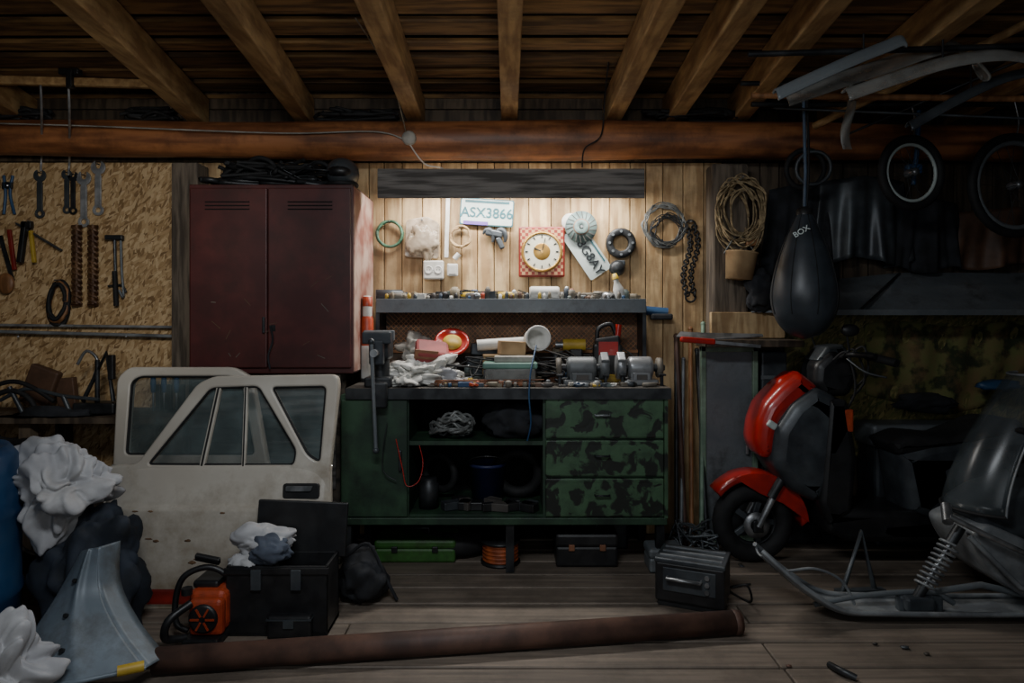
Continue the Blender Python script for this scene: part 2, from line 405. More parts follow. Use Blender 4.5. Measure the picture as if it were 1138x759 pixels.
b=B('motorcycle_helmet');c=P(378,190,3.5);b.ball((c.x,3.55,1.985),(.085,.1,.08),graphite,sub=3);b.torus((c.x,3.55,1.925),(0,0,1),.07,.013,blackr)
b.ball((c.x,3.49,1.98),(.062,.05,.035),blackp,sub=3);b.done()

# ================= workbench
fy=3.30
b=B('workbench')
b.bb((-.80,fy-.02,.862),(.765,3.86,.90),benchwood,bev=.005)
b.bb((-.80,fy-.025,.845),(.765,fy-.015,.897),darkmetal)
b.bb((-.83,fy+.01,.26),(-.80,3.84,.862),greenp2);b.bb((-.52,fy+.01,.26),(-.5,3.84,.862),greenp2)
b.bb((-.80,fy+.01,.26),(-.52,3.84,.28),greenp2);b.bb((-.80,3.8,.28),(-.52,3.82,.86),greenp2)
b.bb((-.825,fy-.01,.275),(-.505,fy+.012,.842),greenp2,bev=.005)
b.bb((-.545,fy-.03,.5),(-.53,fy-.01,.6),darkmetal,bev=.004)
b.bb((.15,fy+.015,.27),(.745,3.84,.862),greenp2)
for (za,zb) in((.655,.852),(.47,.645),(.275,.46)):
    b.bb((.162,fy-.008,za),(.733,fy+.018,zb),greenp,bev=.005)
    for e in(za+.012,zb-.012):b.bb((.17,fy-.011,e-.004),(.725,fy-.006,e+.004),greenp)
    cz=(za+zb)/2+.015
    b.tube([(.40,fy-.01,cz),(.40,fy-.03,cz),(.47,fy-.03,cz),(.47,fy-.01,cz)],.005,greymetal if za>.6 else darkmetal,6)
b.bb((.735,fy-.01,.27),(.752,fy+.02,.86),greenp)
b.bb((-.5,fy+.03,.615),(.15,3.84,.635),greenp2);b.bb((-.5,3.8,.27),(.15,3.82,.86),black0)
b.bb((-.5,fy+.03,.26),(.15,3.84,.278),greenp2)
b.bb((-.83,fy-.005,.235),(.75,fy+.03,.27),greenp2,bev=.004)
for x in(-.80,-.01,.72):
    for yy in(fy+.02,3.8):b.bb((x-.02,yy-.01,0),(x+.02,yy+.03,.26),darkmetal)
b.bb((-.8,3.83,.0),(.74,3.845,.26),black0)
b.done()
b=B('rope_coil');b.coil((-.30,3.42,.68),(0,.3,1),.1,.008,wirem,6,.12,2,.06,.8)
b.coil((-.28,3.40,.715),(0,.6,1),.085,.008,wirem,5,.12,3,.05,.8);b.done()
b=B('dark_bag');b.ball((.0,3.45,.715),(.15,.1,.085),darkcloth,.5,5,4,4,floor=.637);b.done()
b=B('blue_bucket');b.lathe((-.13,3.6,.28),Z_,[(0,.002),(.08,.002),(.095,.18),(.103,.18),(.103,.195),(.09,.195),(.075,.01),(0,.01)],M('dark_blue_plastic',(34,44,92),None,6,.5,dirt=.5));b.torus((-.13,3.6,.475),(0,.5,.9),.098,.003,steel,24,6);b.done()
b=B('tire_tube');b.torus((.03,3.6,.42),(.1,1,.2),.11,.028,blackr,32,10);b.torus((-.38,3.6,.42),(.5,1,.1),.09,.02,blackr);b.done()
b=B('storage_jar');b.lathe((-.42,3.45,.28),Z_,[(0,0),(.05,0),(.05,.12),(.04,.13),(.04,.15),(0,.15)],darkmetal);b.done()
b=B('metal_parts');rd=random.Random(5)
for i in range(16):
    x=rd.uniform(-.42,.1);b.box((x,rd.uniform(3.38,3.5),.3),(rd.uniform(.03,.09),.06,.04),rd.choice([drab[1],blackp,darkmetal,graphite]),rot=(0,0,rd.uniform(0,3)),bev=.004)
b.done()
b=B('red_cable');b.tube(cat([P(440,488,3.27),P(447,520,3.26),P(452,540,3.25),P(465,535,3.26),P(470,515,3.28),P(466,495,3.29)],6),.0025,redp,6)
b.tube(cat([P(430,470,3.27),P(425,520,3.26),P(440,534,3.26)],6),.0025,darkmetal,6);b.done()
# vise
b=B('bench_vise');vx=(420-CX)*3.3/F
b.box((vx,3.36,.925),(.13,.16,.05),darkmetal,bev=.01);b.cyl((vx,3.36,.95),(vx,3.36,1.03),.045,darkmetal)
b.box((vx,3.38,1.08),(.10,.14,.1),darkmetal,bev=.015);b.box((vx,3.33,1.15),(.15,.03,.05),gray2,bev=.006);b.box((vx,3.275,1.14),(.14,.035,.06),graphite,bev=.008)
b.box((vx,3.27,1.07),(.07,.04,.12),graphite,bev=.01);b.cyl((vx,3.19,1.07),(vx,3.36,1.07),.018,steel)
b.cyl((vx-.012,3.2,1.12),(vx+.01,3.2,.62),.009,gray2);b.ball((vx+.01,3.2,.615),.016,graphite,sub=2);b.ball((vx-.012,3.2,1.125),.016,graphite,sub=2)
b.box((vx+.02,3.24,.87),(.07,.05,.12),darkmetal,bev=.008)
b.done()
b=B('foam_spray_can');x=(409-CX)*3.6/F
b.lathe((x,3.58,.90),Z_,[(0,0),(.032,0),(.032,.02)],steel);b.lathe((x,3.58,.92),Z_,[(.032,0),(.032,.17)],white);b.lathe((x,3.58,1.09),Z_,[(.032,0),(.032,.14),(.02,.16)],orange)
b.lathe((x,3.58,1.24),Z_,[(.024,0),(.024,.10),(.018,.11),(0,.11)],white);b.lathe((x,3.58,1.295),Z_,[(.025,0),(.025,.05),(0,.055)],orange);b.done()
# shelf above bench
sy=3.62
b=B('bench_shelf')
b.bb((-.72,sy,1.318),(.71,3.88,1.332),greymetal);b.bb((-.72,sy-.006,1.262),(.71,sy,1.336),gray2,bev=.002)
for x in(-.715,.705):
    b.bb((x-.01,sy+.01,.902),(x+.01,sy+.03,1.32),darkmetal);b.bb((x-.01,3.84,.902),(x+.01,3.86,1.32),darkmetal);b.bb((x-.008,sy+.02,1.06),(x+.008,3.86,1.30),darkmetal)
for i in range(54):
    x0=-.70+i*.0275-.11
    for sg in(1,-1):
        xA=x0 if sg>0 else x0+.22;xB=x0+.22 if sg>0 else x0
        zA,zB=1.05,1.27
        def cl(xA,xB):
            t0,t1=0,1
            for lim,s_ in((-.70,1),(.70,-1)):
                dA=(xA-lim)*s_;dB=(xB-lim)*s_
                if dA<0 and dB<0:return None
                if dA<0:t0=max(t0,dA/(dA-dB))
                if dB<0:t1=min(t1,dA/(dA-dB))
            return t0,t1
        r_=cl(xA,xB)
        if r_ and r_[1]-r_[0]>.05:
            a=V3((xA,3.8,zA));c=V3((xB,3.8,zB));b.bar(a.lerp(c,r_[0]),a.lerp(c,r_[1]),.003,.004,mesho,up=(0,1,0))
b.bb((-.70,3.795,1.04),(.70,3.805,1.055),mesho);b.bb((-.70,3.81,.95),(.70,3.82,1.27),meshb)
b.done()

palette=drab+[blackp,steel,white,graphite,darkmetal,greymetal,drab[1],drab[0],drab[2],bluep,orange,yellow]
def can(b,x,y,z,r,h,mt,top=None,lying=False,ax=(1,0,0)):
    pr=[(0,0),(r,0),(r,h*.82),(r*.7,h*.88),(r*.55,h*.88),(r*.55,h),(0,h)]
    if lying: b.lathe((x,y,z+r),ax,pr,mt,16)
    else:
        b.lathe((x,y,z),Z_,pr[:4],mt,16);b.lathe((x,y,z+h*.86),Z_,[(r*.72,0),(r*.6,h*.14),(0,h*.14)],top or mt,16)
b=B('shelf_clutter');rd=random.Random(12);x=-.68
while x<.64:
    r=rd.uniform(.014,.028);h=rd.uniform(.035,.085);k=rd.random();yy=rd.uniform(3.66,3.80);mt=rd.choice(palette)
    if k<.3:can(b,x,yy,1.332,r,h,mt,rd.choice(palette))
    elif k<.55:b.box((x,yy,1.332+h*.3),(r*2.2,.05,h*.6),mt,rot=(0,rd.uniform(-.2,.2),rd.uniform(-.5,.5)),bev=.003)
    elif k<.8:can(b,x,yy,1.332,r*.9,h*1.5,mt,lying=True,ax=(rd.uniform(.4,1),rd.uniform(-1,1),0))
    else:b.ball((x,yy,1.332+h*.3),(r*1.3,r*1.2,h*.3),mt,.5,6,2,rd.random()*9)
    if rd.random()<.7:can(b,x+.01,sy+.03,1.332,.010,rd.uniform(.02,.045),rd.choice(palette))
    x+=r*1.3+.004
b.tangle((-.2,3.72,1.36),(.3,.06,.03),4,.003,blackr,71);b.tangle((.35,3.72,1.36),(.3,.06,.03),3,.003,drab[0],72)
b.done()
b=B('white_canister');p=P(605,325,3.68);b.lathe((p.x-.08,3.68,1.332+.036),X_,[(0,0),(.03,0),(.036,.01),(.036,.15),(.03,.16),(0,.16)],white);b.done()
b=B('spray_bottle');p=P(690,333,3.7);b.lathe((p.x,3.7,1.332),(-.25,0,1),[(0,0),(.027,0),(.029,.06),(.014,.1),(.014,.12),(0,.12)],white);b.lathe((p.x-.028,3.7,1.445),(-.25,0,1),[(.018,0),(.012,.03),(0,.03)],yellow);b.done()
b=B('spray_can');p=P(430,326,3.7);can(b,p.x-.06,3.70,1.332,.028,.17,graphite,lying=True,ax=(1,.3,0));b.done()
# bench clutter
b=B('rag_pile');p=P(470,408,3.5)
b.ball((p.x+.02,3.48,.965),(.15,.12,.075),white,1.0,8,5,2,floor=.902);b.ball((p.x-.05,3.40,.935),(.1,.08,.05),white,1.0,8,5,5,floor=.902);b.ball((p.x+.1,3.42,.935),(.1,.07,.045),cloth,1.0,8,5,8,floor=.902);b.ball((p.x-.06,3.62,1.08),(.07,.06,.06),drab[6],.8,6,4,3);b.ball((p.x-.03,3.62,1.0),(.1,.08,.09),plasticfilm,.8,6,4,33,floor=.902);b.done()
b=B('red_tray');p=P(480,392,3.5);b.box((p.x,3.5,1.06),(.17,.14,.07),M('faded_red',(150,62,60),(120,46,46),8),rot=(.5,.1,.2),bev=.015);b.box((p.x-.02,3.43,1.05),(.12,.01,.05),drab[4],rot=(.3,.1,.2),bev=.004)
p=P(502,380,3.55);b.lathe((p.x,3.56,1.10),(.1,-1,.9),[(0,0),(.085,0),(.09,.01),(.09,.02),(.075,.02),(.07,.012),(0,.012)],redp);b.lathe((p.x+.001,3.558,1.101),(.1,-1,.9),[(.0,.014),(.05,.014),(.05,.01)],yellow);b.done()
b=B('pvc_pipe_elbow');p=P(594,378,3.55);b.lathe((p.x,3.60,1.12),(.15,-1,.1),[(.0,-.01),(.055,0),(.06,.02),(.06,.1),(.066,.1),(.066,.12),(.055,.12),(.05,.02),(0,.015)],white)
b.cyl((p.x-.3,3.58,1.09),(p.x,3.6,1.11),.03,white);b.done()
b=B('cardboard_box');p=P(575,380,3.5);b.box((p.x-.03,3.52,1.08),(.13,.10,.07),cardb,rot=(0,.05,.2),bev=.003);b.box((p.x-.05,3.56,.975),(.26,.12,.14),cardb,rot=(0,0,.1),bev=.003);b.done()
b=B('organizer_case');p=P(567,400,3.42);b.box((p.x,3.42,.945),(.25,.14,.085),plasticfilm,bev=.008);b.box((p.x,3.42,1.0),(.27,.155,.03),M('teal_lid',(110,150,134),(84,120,108),8,.4),bev=.008);b.box((p.x+.02,3.42,1.03),(.2,.1,.03),drab[6],bev=.006);b.done()
b=B('tool_case');p=P(545,385,3.6);b.box((p.x-.03,3.70,1.06),(.16,.1,.06),graphite,rot=(0,.1,.1),bev=.006);b.box((p.x-.03,3.70,.965),(.2,.12,.13),graphite,bev=.006);b.done()
b=B('oil_canister');p=P(675,372,3.6)
b.box((p.x,3.6,1.0),(.15,.08,.195),blackp,bev=.014);b.box((p.x,3.6,1.11),(.13,.075,.05),blackp,rot=(0,-.15,0),bev=.012)
b.tube(cat([(p.x-.055,3.6,1.12),(p.x-.045,3.6,1.18),(p.x+.02,3.6,1.2),(p.x+.05,3.6,1.13)],6),.012,blackp,8);b.cyl((p.x+.05,3.6,1.12),(p.x+.06,3.6,1.20),.017,redp);b.bb((p.x-.05,3.556,1.04),(p.x+.05,3.561,1.11),redp);b.done()
def grinder(px0,px1,mt,Y=3.40,k_=1.0):
    b=B('bench_grinder');xa=(px0-CX)*Y/F;xb=(px1-CX)*Y/F;c=(xa+xb)/2;w=xb-xa;z=.985
    b.box((c,Y,.915),(w*.62,.15,.03),mt,bev=.008);b.box((c,Y,.945),(w*.4,.1,.06),mt,bev=.008)
    b.lathe((c-w*.24,Y,z),X_,[(0,0),(.04,.0),(.054,.008),(.056,.02),(.056,w*.48-.02),(.054,w*.48-.008),(.04,w*.48),(0,w*.48)],mt)
    b.box((c,Y-.05,z-.045),(w*.34,.03,.05),mt,bev=.006);b.box((c,Y-.066,z-.045),(w*.2,.006,.03),drab[1],bev=.002)
    for sg in(-1,1):
        x0=c+sg*w*.37
        b.cyl((c+sg*w*.2,Y,z),(x0,Y,z),.02,darkmetal)
        if sg*k_>0:
            b.lathe((x0-.022,Y,z+.005),X_,[(0,0),(.058,0),(.064,.006),(.064,.038),(.058,.044),(0,.044)],mt);b.box((x0,Y-.03,z+.05),(.04,.07,.03),mt,rot=(.6,0,0),bev=.006)
        else:
            b.lathe((x0-.012,Y,z),X_,[(0,0),(.05,0),(.05,.024),(.014,.024),(.014,.04),(0,.04)],drab[0])
        b.box((x0,Y-.072,z-.03),(.034,.03,.01),darkmetal,bev=.003);b.box((x0,Y-.06,z-.055),(.014,.02,.06),darkmetal,bev=.002)
    b.done()
grinder(612,680,M('grinder_grey',(122,126,128),(88,92,94),10,.5,.3,dirt=.6),3.42,1)
grinder(682,740,M('grinder_silver',(176,178,180),(134,136,138),10,.36,.5,dirt=.5),3.44,-1)
b=B('bench_clutter');rd=random.Random(21)
for i in range(210):
    x=rd.uniform(-.42,.72);yy=rd.uniform(3.30,3.8);mt=rd.choice(palette);s_=rd.uniform(.010,.028)
    if i<60: yy=rd.uniform(3.30,3.335);s_*=.6
    elif x>.15 and yy<3.54:yy=rd.uniform(3.56,3.8)
    if x>.18 and yy>3.54:s_*=1.5
    k=rd.random();z=.901
    if k<.3:can(b,x,yy,z,s_,s_*rd.uniform(1.5,5 if i>59 else 2.5),mt,rd.choice(palette))
    elif k<.5:can(b,x,yy,z,s_*.8,s_*rd.uniform(3,7),mt,lying=True,ax=(rd.uniform(-1,1),rd.uniform(0,.5),0))
    elif k<.85:b.box((x,yy+.01,z+s_*.6),(s_*rd.uniform(2,5),s_*2,s_*1.2),mt,rot=(0,0,rd.uniform(-.4,.4)),bev=.003)
    else:b.coil((x,yy,z+.012),Z_,s_*1.6,.004,mt,3,.1,i,.012)
b.tangle((.0,3.5,.98),(.35,.12,.06),5,.004,blackr,81);b.tangle((.35,3.62,1.0),(.3,.1,.08),4,.004,drab[1],82);b.tangle((-.1,3.34,.92),(.3,.02,.012),3,.003,drab[4],83)
b.done()
b=B('yellow_drill');p=P(640,380,3.66);b.box((p.x,3.66,1.01),(.07,.06,.12),blackp,bev=.01);b.cyl((p.x-.07,3.66,1.09),(p.x+.05,3.66,1.09),.032,yellow);b.cyl((p.x-.11,3.66,1.09),(p.x-.07,3.66,1.09),.016,steel);b.box((p.x,3.66,.925),(.09,.07,.04),blackp,bev=.008);b.done()
b=B('blue_cord');b.tube(cat([P(596,384,3.4),P(590,412,3.28),P(588,440,3.25),P(590,470,3.26),P(586,490,3.27)],6),.004,bluep,6);b.done()

# ================= wall hangings (center)
wy=3.885
def ringcoil(name,px,py,Rpx,rr,mat,turns=3,jit=.03,tilt=0):
    b=B(name);c=P(px,py,wy-rr*2);b.coil(c,(0,-1,tilt),Rpx*wy/F,rr,mat,turns,jit,px,rr*2)
    b.cyl((c.x,WY,c.z+Rpx*wy/F),(c.x,wy-rr*4,c.z+Rpx*wy/F),.003,steel,n=6);b.done()
ringcoil('green_hose_coil',433,260,14,.008,greenwire,3,.03)
ringcoil('cable_coil',512,263,11,.006,cardb,3,.08)
ringcoil('wire_coil',738,250,22,.003,wirem,10,.17)
ringcoil('wire_coil',742,256,16,.003,darkmetal,8,.25)
b=B('tape_roll');c=P(690,270,3.86);b.lathe((c.x,3.885,c.z),(0,-1,0),[(.045,0),(.082,0),(.085,.01),(.085,.03),(.08,.035),(.05,.035),(.045,.03),(.045,0)],darkmetal)
for k in range(8):
    a=k*math.pi/4;b.cyl((c.x+.065*math.cos(a),3.86,c.z+.065*math.sin(a)),(c.x+.065*math.cos(a),3.845,c.z+.065*math.sin(a)),.008,gray2,n=8)
b.done()
b=B('speaker_horn');c=P(686,298,3.84);b.lathe((c.x,3.86,c.z),(0,-1,0),[(0,0),(.04,0),(.045,.02),(.03,.05),(0,.05)],darkmetal);b.box((c.x+.02,3.86,c.z+.03),(.05,.05,.03),graphite,bev=.005);b.done()
b=B('plastic_bag');c=P(469,264,3.87);b.shape([roundpoly([(-.1,-.11),(.095,-.12),(.10,.08),(.03,.12),(-.09,.1)],.02)],c,X_,Z_,.012,M('bag_film',(184,166,144),(146,130,110),16,.25,alpha=.75,bump=.8),.004);b.ball(c+V3((0,-.01,-.02)),(.08,.018,.085),M('bag_film_inner',(176,160,140),(142,126,106),14,.3,alpha=.7,bump=.8),.6,8,4,3);b.cyl(c+V3((0,.03,.1)),c+V3((0,-.02,.1)),.005,steel,n=8);b.done()
b=B('license_plate');c=P(541,236,3.88)
U=V3((1,0,-.06)).normalized();W=V3((.06,0,1)).normalized()
b.shape([roundpoly([(-.152,-.076),(.152,-.076),(.152,.076),(-.152,.076)],.012)],c,U,W,.004,teal)
b.shape([roundpoly([(-.146,-.07),(.146,-.07),(.146,.07),(-.146,.07)],.01)],c+V3((0,-.002,0)),U,W,.004,platew)
b.text('ASX3866',c+V3((0,-.006,-.006)),U,W,.078,teal);b.box(c+W*.058+V3((0,-.005,0)),(.25,.003,.014),teal,rot=(0,.06,0));b.box(c-W*.06+V3((-.06,-.005,.0)),(.14,.003,.02),purple,rot=(0,.06,0));b.done()
b=B('license_plate');c=P(652,280,3.87);a=-math.radians(56);U=V3((math.cos(a),0,math.sin(a)));W=V3((-math.sin(a),0,math.cos(a)))
b.shape([roundpoly([(-.15,-.07),(.15,-.07),(.15,.07),(-.15,.07)],.012)],c,U,W,.004,platew)
b.text('308G8AY',c+V3((0,-.006,0)),U,W,.074,plateblk);b.box(c+W*.055+V3((0,-.005,0)),(.2,.002,.008),teal,rot=(0,-a,0));b.done()
b=B('cutting_disc');c=P(646,252,3.85);b.lathe((c.x,3.855,c.z),(0,-1,0),[(.012,0),(.09,0),(.09,.004),(.045,.005),(.04,.012),(.012,.012),(.012,0)],discm,32)
b.lathe((c.x,3.852,c.z),(0,-1,0),[(.03,.006),(.045,.006),(.045,.008),(.03,.008)],drab[4]);b.cyl((c.x,WY,c.z),(c.x,3.83,c.z),.008,steel,n=8)
b.lathe((c.x-.06,3.875,c.z+.03),(0,-1,0),[(.01,0),(.05,0),(.05,.003),(.01,.003)],white)
for k in range(18):
    a=k*math.pi/9;b.bar((c.x+.05*math.cos(a),3.849,c.z+.05*math.sin(a)),(c.x+.088*math.cos(a+.15),3.849,c.z+.088*math.sin(a+.15)),.003,.003,drab[1],up=(0,1,0))
b.done()
b=B('angle_grinder_guard');c=P(550,264,3.86)
for dx in(-.04,.03):
    pts=[(c.x+dx+.03*math.cos(t),3.87,c.z+.045*math.sin(t)) for t in [i*.3 for i in range(-2,10)]]
    b.tube(pts,[.006+.012*math.sin(i/11*3.14) for i in range(12)],graphite,8)
b.box((c.x-.005,3.87,c.z+.025),(.10,.03,.04),graphite,rot=(0,.2,0),bev=.01);b.box((c.x+.03,3.87,c.z-.03),(.03,.025,.07),graphite,rot=(0,-.4,0),bev=.008);b.done()
b=B('wall_clock');c=P(602,280,3.87)
b.box(c,(.26,.03,.285),darkred,bev=.008);b.box(c+V3((0,-.012,0)),(.24,.012,.262),chk)
b.lathe(c+V3((0,-.018,0)),(0,-1,0),[(.112,0),(.116,.008),(.105,.014),(.1,.008)],goldish,40);b.lathe(c+V3((0,-.018,0)),(0,-1,0),[(0,.006),(.102,.006)],facem,40)
b.lathe(c+V3((0,-.018,0)),(0,-1,0),[(0,.008),(.045,.008),(.048,.006)],goldish,30)
for k in range(12):
    a=k*math.pi/6;b.bar(c+V3((.078*math.sin(a),-.026,.078*math.cos(a))),c+V3((.094*math.sin(a),-.026,.094*math.cos(a))),.006,.002,plateblk,up=(0,1,0))
b.bar(c+V3((0,-.028,0)),c+V3((-.045,-.028,.02)),.007,.002,plateblk,up=(0,1,0));b.bar(c+V3((0,-.03,0)),c+V3((.02,-.03,.075)),.005,.002,plateblk,up=(0,1,0));b.cyl(c+V3((0,-.022,0)),c+V3((0,-.033,0)),.007,goldish,n=12);b.done()
b=B('wall_socket');c=P(482,300,3.87)
b.box(c,(.115,.04,.105),white,bev=.008)
for dx in(-.027,.027):
    b.lathe(c+V3((dx,-.021,0)),(0,-1,0),[(.024,0),(.022,.003),(.018,.001),(0,.001)],white)
    for e in(-.007,.007):b.cyl(c+V3((dx+e,-.02,0)),c+V3((dx+e,-.0235,0)),.0025,plateblk,n=8)
c=P(503,300,3.87);b.box(c,(.06,.035,.07),white,bev=.006);b.box(c+V3((0,-.018,0)),(.04,.006,.05),white,bev=.002);b.cyl(P(505,288,3.86),P(510,282,3.86),.015,white);b.done()
b=B('hanging_chain')
for k in range(22):
    z=P(768,252,3.85).z-k*.018;x=P(768+4*math.sin(k*.3),0,3.85).x
    b.torus((x-.02,3.86,z),(0,1,0) if k%2 else (1,0,0),.014,.005,blackr,12,6);b.torus((x+.022,3.86,z),(1,0,0) if k%2 else (0,1,0),.014,.005,blackr,12,6)
b.torus((P(768,0,3.85).x,3.86,P(0,250,3.85).z),(0,1,0),.028,.006,blackr,16,6);b.torus((P(768,0,3.85).x,3.86,P(0,330,3.85).z),(0,1,0),.028,.006,blackr,16,6);b.cyl((P(768,0,3.85).x,3.9,P(0,246,3.85).z),(P(768,0,3.85).x,3.84,P(0,246,3.85).z),.005,steel,n=8);b.done()
b=B('blue_torch');b.cyl(P(718,345,3.87),P(742,347,3.86),.025,bluep);b.box(P(735,352,3.86),(.12,.07,.035),darkcloth,bev=.01);b.done()

# ================= left wall tools
ty=3.885
def wrench(px,py0,py1,wpx,mat=steel):
    b=B('combination_wrench');top=P(px,py0,ty);bot=P(px,py1,ty);d=(top-bot);L=d.length;W=d.normalized()
    U=V3((W.z,0,-W.x));k=ty/F;s_=wpx*k/2;R=s_*2.3
    out=[];a0=math.radians(250);a1=math.radians(115)
    for i in range(9):
        a=a0+(a1-a0)*i/8;out.append((R*math.cos(a),L-R+R*math.sin(a)))
    out+=[(-R*.38,L-R*.75),(-R*.2,L-R*1.15),(R*.2,L-R*1.15),(R*.38,L-R*.75)]
    for i in range(9):
        a=math.radians(65)+(math.radians(-70)-math.radians(65))*i/8;out.append((R*math.cos(a),L-R+R*math.sin(a)))
    out+=[(s_,L-R*2.2),(s_,R*1.4),(R*.6,R*.9)]
    Rr=R*.78
    for i in range(9):
        a=math.radians(30)-math.radians(240)*i/8;out.append((Rr*math.cos(a),Rr*.9+Rr*math.sin(a)))
    out+=[(-s_,R*1.4),(-s_,L-R*2.2)]
    hole=[(Rr*.5*math.cos(i*math.pi/4),Rr*.9+Rr*.5*math.sin(i*math.pi/4)) for i in range(8)]
    b.shape([out,hole],bot,U,W,.010,mat,.002)
    b.cyl(V3((bot.x,WY,bot.z+L*.93)),V3((bot.x,ty-.02,bot.z+L*.93)),.003,steel,n=6)
    b.done()
wsteel=M('worn_steel',(190,192,194),(142,144,146),12,.45,.6,bump=.05)
wrench(44,188,242,6,graphite);wrench(93,190,252,7,wsteel);wrench(109,178,239,7,wsteel);wrench(74,188,237,5,graphite);wrench(81,190,238,5,darkmetal)
def auger(px,y0,y1):
    b=B('auger_bit');top=P(px,y0,ty-.02);bot=P(px,y1,ty-.02);n=90;L=top.z-bot.z
    b.cyl(top,bot,.012,sawwood,n=8)
    vs=[];fs=[]
    for i in range(n+1):
        a=i*.5;z=top.z-L*i/n;dx=math.cos(a);dy=math.sin(a)
        vs+=[(top.x-dx*.03,top.y-dy*.02,z),(top.x+dx*.03,top.y+dy*.02,z),(top.x+dx*.03,top.y+dy*.02,z-.012),(top.x-dx*.03,top.y-dy*.02,z-.012)]
    for i in range(n):
        o=i*4
        for j in range(4):fs.append((o+j,o+(j+1)%4,o+4+(j+1)%4,o+4+j))
    b.add(vs,fs,sawwood);b.cyl((top.x,WY,top.z),(top.x,top.y-.01,top.z),.003,steel,n=6);b.done()
auger(85,250,338);auger(103,250,338)
b=B('hammer');t=P(127,262,ty-.02);bo=P(129,340,ty-.02);b.cyl(t,bo,.008,graphite,n=10);b.box(t+V3((0,0,-.01)),(.10,.03,.028),darkmetal,bev=.005);b.cyl(t+V3((.0,.0,-.2)),bo,.014,blackr,n=10);b.cyl((t.x,WY,t.z-.02),(t.x,t.y,t.z-.02),.003,steel,n=6);b.done()
b=B('pry_bar');b.tube(cat([P(134,265,ty-.01),P(135,300,ty-.01),P(137,330,ty-.015),P(132,322,ty-.03)],5),.007,gray2,8);b.tube(cat([P(120,318,ty-.01),P(135,317,ty-.01),P(140,325,ty-.01)],4),.006,darkmetal,8);b.done()
b=B('trigger_clamp');t=P(30,245,ty-.03)
b.bar(P(18,248,ty-.02),P(68,278,ty-.02),.02,.008,graphite);b.bar(P(28,246,ty-.03),P(22,292,ty-.03),.03,.03,blackp,bev=.006);b.bar(P(34,256,ty-.03),P(38,292,ty-.03),.02,.02,yellow,bev=.005);b.box(P(30,250,ty-.03),(.06,.03,.04),blackp,bev=.006);b.cyl(V3((t.x,WY,t.z)),t,.003,steel,n=6);b.done()
b=B('leather_belt');c=P(63,335,ty-.03)
for k in range(3):
    b.coil(c+V3((0,.01*k,-.005*k)),(0,-1,.1),.045+.006*k,.011,blackr if k!=1 else woodh,2,.05,k,.02,2.2)
b.cyl((c.x,WY,c.z+.12),(c.x,ty-.05,c.z+.12),.004,steel,n=6);b.done()
b=B('pliers');b.tube(cat([P(4,195,ty-.01),P(6,215,ty-.01),P(4,238,ty-.01)],4),.008,bluep,8);b.tube(cat([P(14,195,ty-.01),P(11,215,ty-.01),P(16,238,ty-.01)],4),.008,bluep,8);b.box(P(8,206,ty-.01),(.06,.015,.04),darkmetal,bev=.005);b.cyl(P(8,206,3.9),P(8,206,ty-.03),.004,steel,n=6);b.done()
b=B('hand_saw');b.bar(P(0,262,ty-.01),P(14,312,ty-.01),.02,.01,darkmetal);b.bar(P(10,255,ty-.015),P(16,300,ty-.015),.022,.016,darkred,bev=.004);b.ball(P(6,315,ty-.02),(.05,.02,.06),woodh,sub=3);b.done()
b=B('steel_rod');b.cyl(P(-20,361,3.86),P(240,364,3.86),.008,wsteel,n=10);b.cyl(P(-20,368,3.85),P(205,374,3.85),.010,greymetal,n=10)
for x in(20,140):b.cyl(P(x,372,3.9),P(x,374,3.82),.005,steel,n=6)
b.done()
b=B('tool_hanging_batten');b.bar(P(-40,88,3.35),P(184,94,3.35),.03,.04,rafm,bev=.004)
for (x,y0,y1) in((45,94,190),(76,97,195)):
    b.tube(cat([P(x,y0,3.35),P(x+1,y0+30,3.45),P(x+1,y1-20,3.85),P(x,y1,3.875)],6),.006,wsteel,6)
b.box(P(78,80,3.35),(.10,.04,.03),blackp,bev=.006);b.box(P(78,88,3.33),(.03,.03,.09),blackp,bev=.004);b.done()
b=B('cable_bundle')
for (px,e,n_,sd) in((25,.2,9,8),(170,.14,8,9),(400,.22,7,10),(780,.3,6,19)):b.tangle((P(px,0,3.75).x,3.72,2.345),(e,.06,.03),n_,.009,blackr,sd)
b.done()
# ================= left lower clutter
b=B('low_shelf');b.bb((-3.35,3.45,.70),(-1.68,3.85,.73),darkplank)
for x in(-3.3,-2.5,-1.72):b.bb((x-.03,3.5,0),(x+.03,3.56,.70),darkplank);b.bb((x-.03,3.78,0),(x+.03,3.84,.70),darkplank)
b.bb((-3.35,3.45,.25),(-1.68,3.85,.28),darkplank);b.done()
b=B('bicycle_frame')
q=lambda x,y:P(x,y,3.55)
b.tube(cat([q(-5,428),q(15,424),q(35,430),q(60,446)],6),.012,blackr,8);b.tube(cat([q(0,445),q(30,432),q(70,440),q(110,444)],6),.01,graphite,8);b.tube([q(70,440),q(82,468)],.012,graphite,8);b.tube([q(10,430),q(30,468)],.012,graphite,8);b.tube([q(30,466),q(84,466)],.012,graphite,8)
b.torus(q(12,462),(0,1,0),.13,.014,blackr);b.done()
b=B('wood_scrap');b.box(P(45,430,3.72),(.16,.05,.22),drab[7],rot=(0,.35,0),bev=.01);b.box(P(75,440,3.75),(.1,.04,.2),drab[7],rot=(0,-.1,0),bev=.005);b.done()
b=B('car_jack')
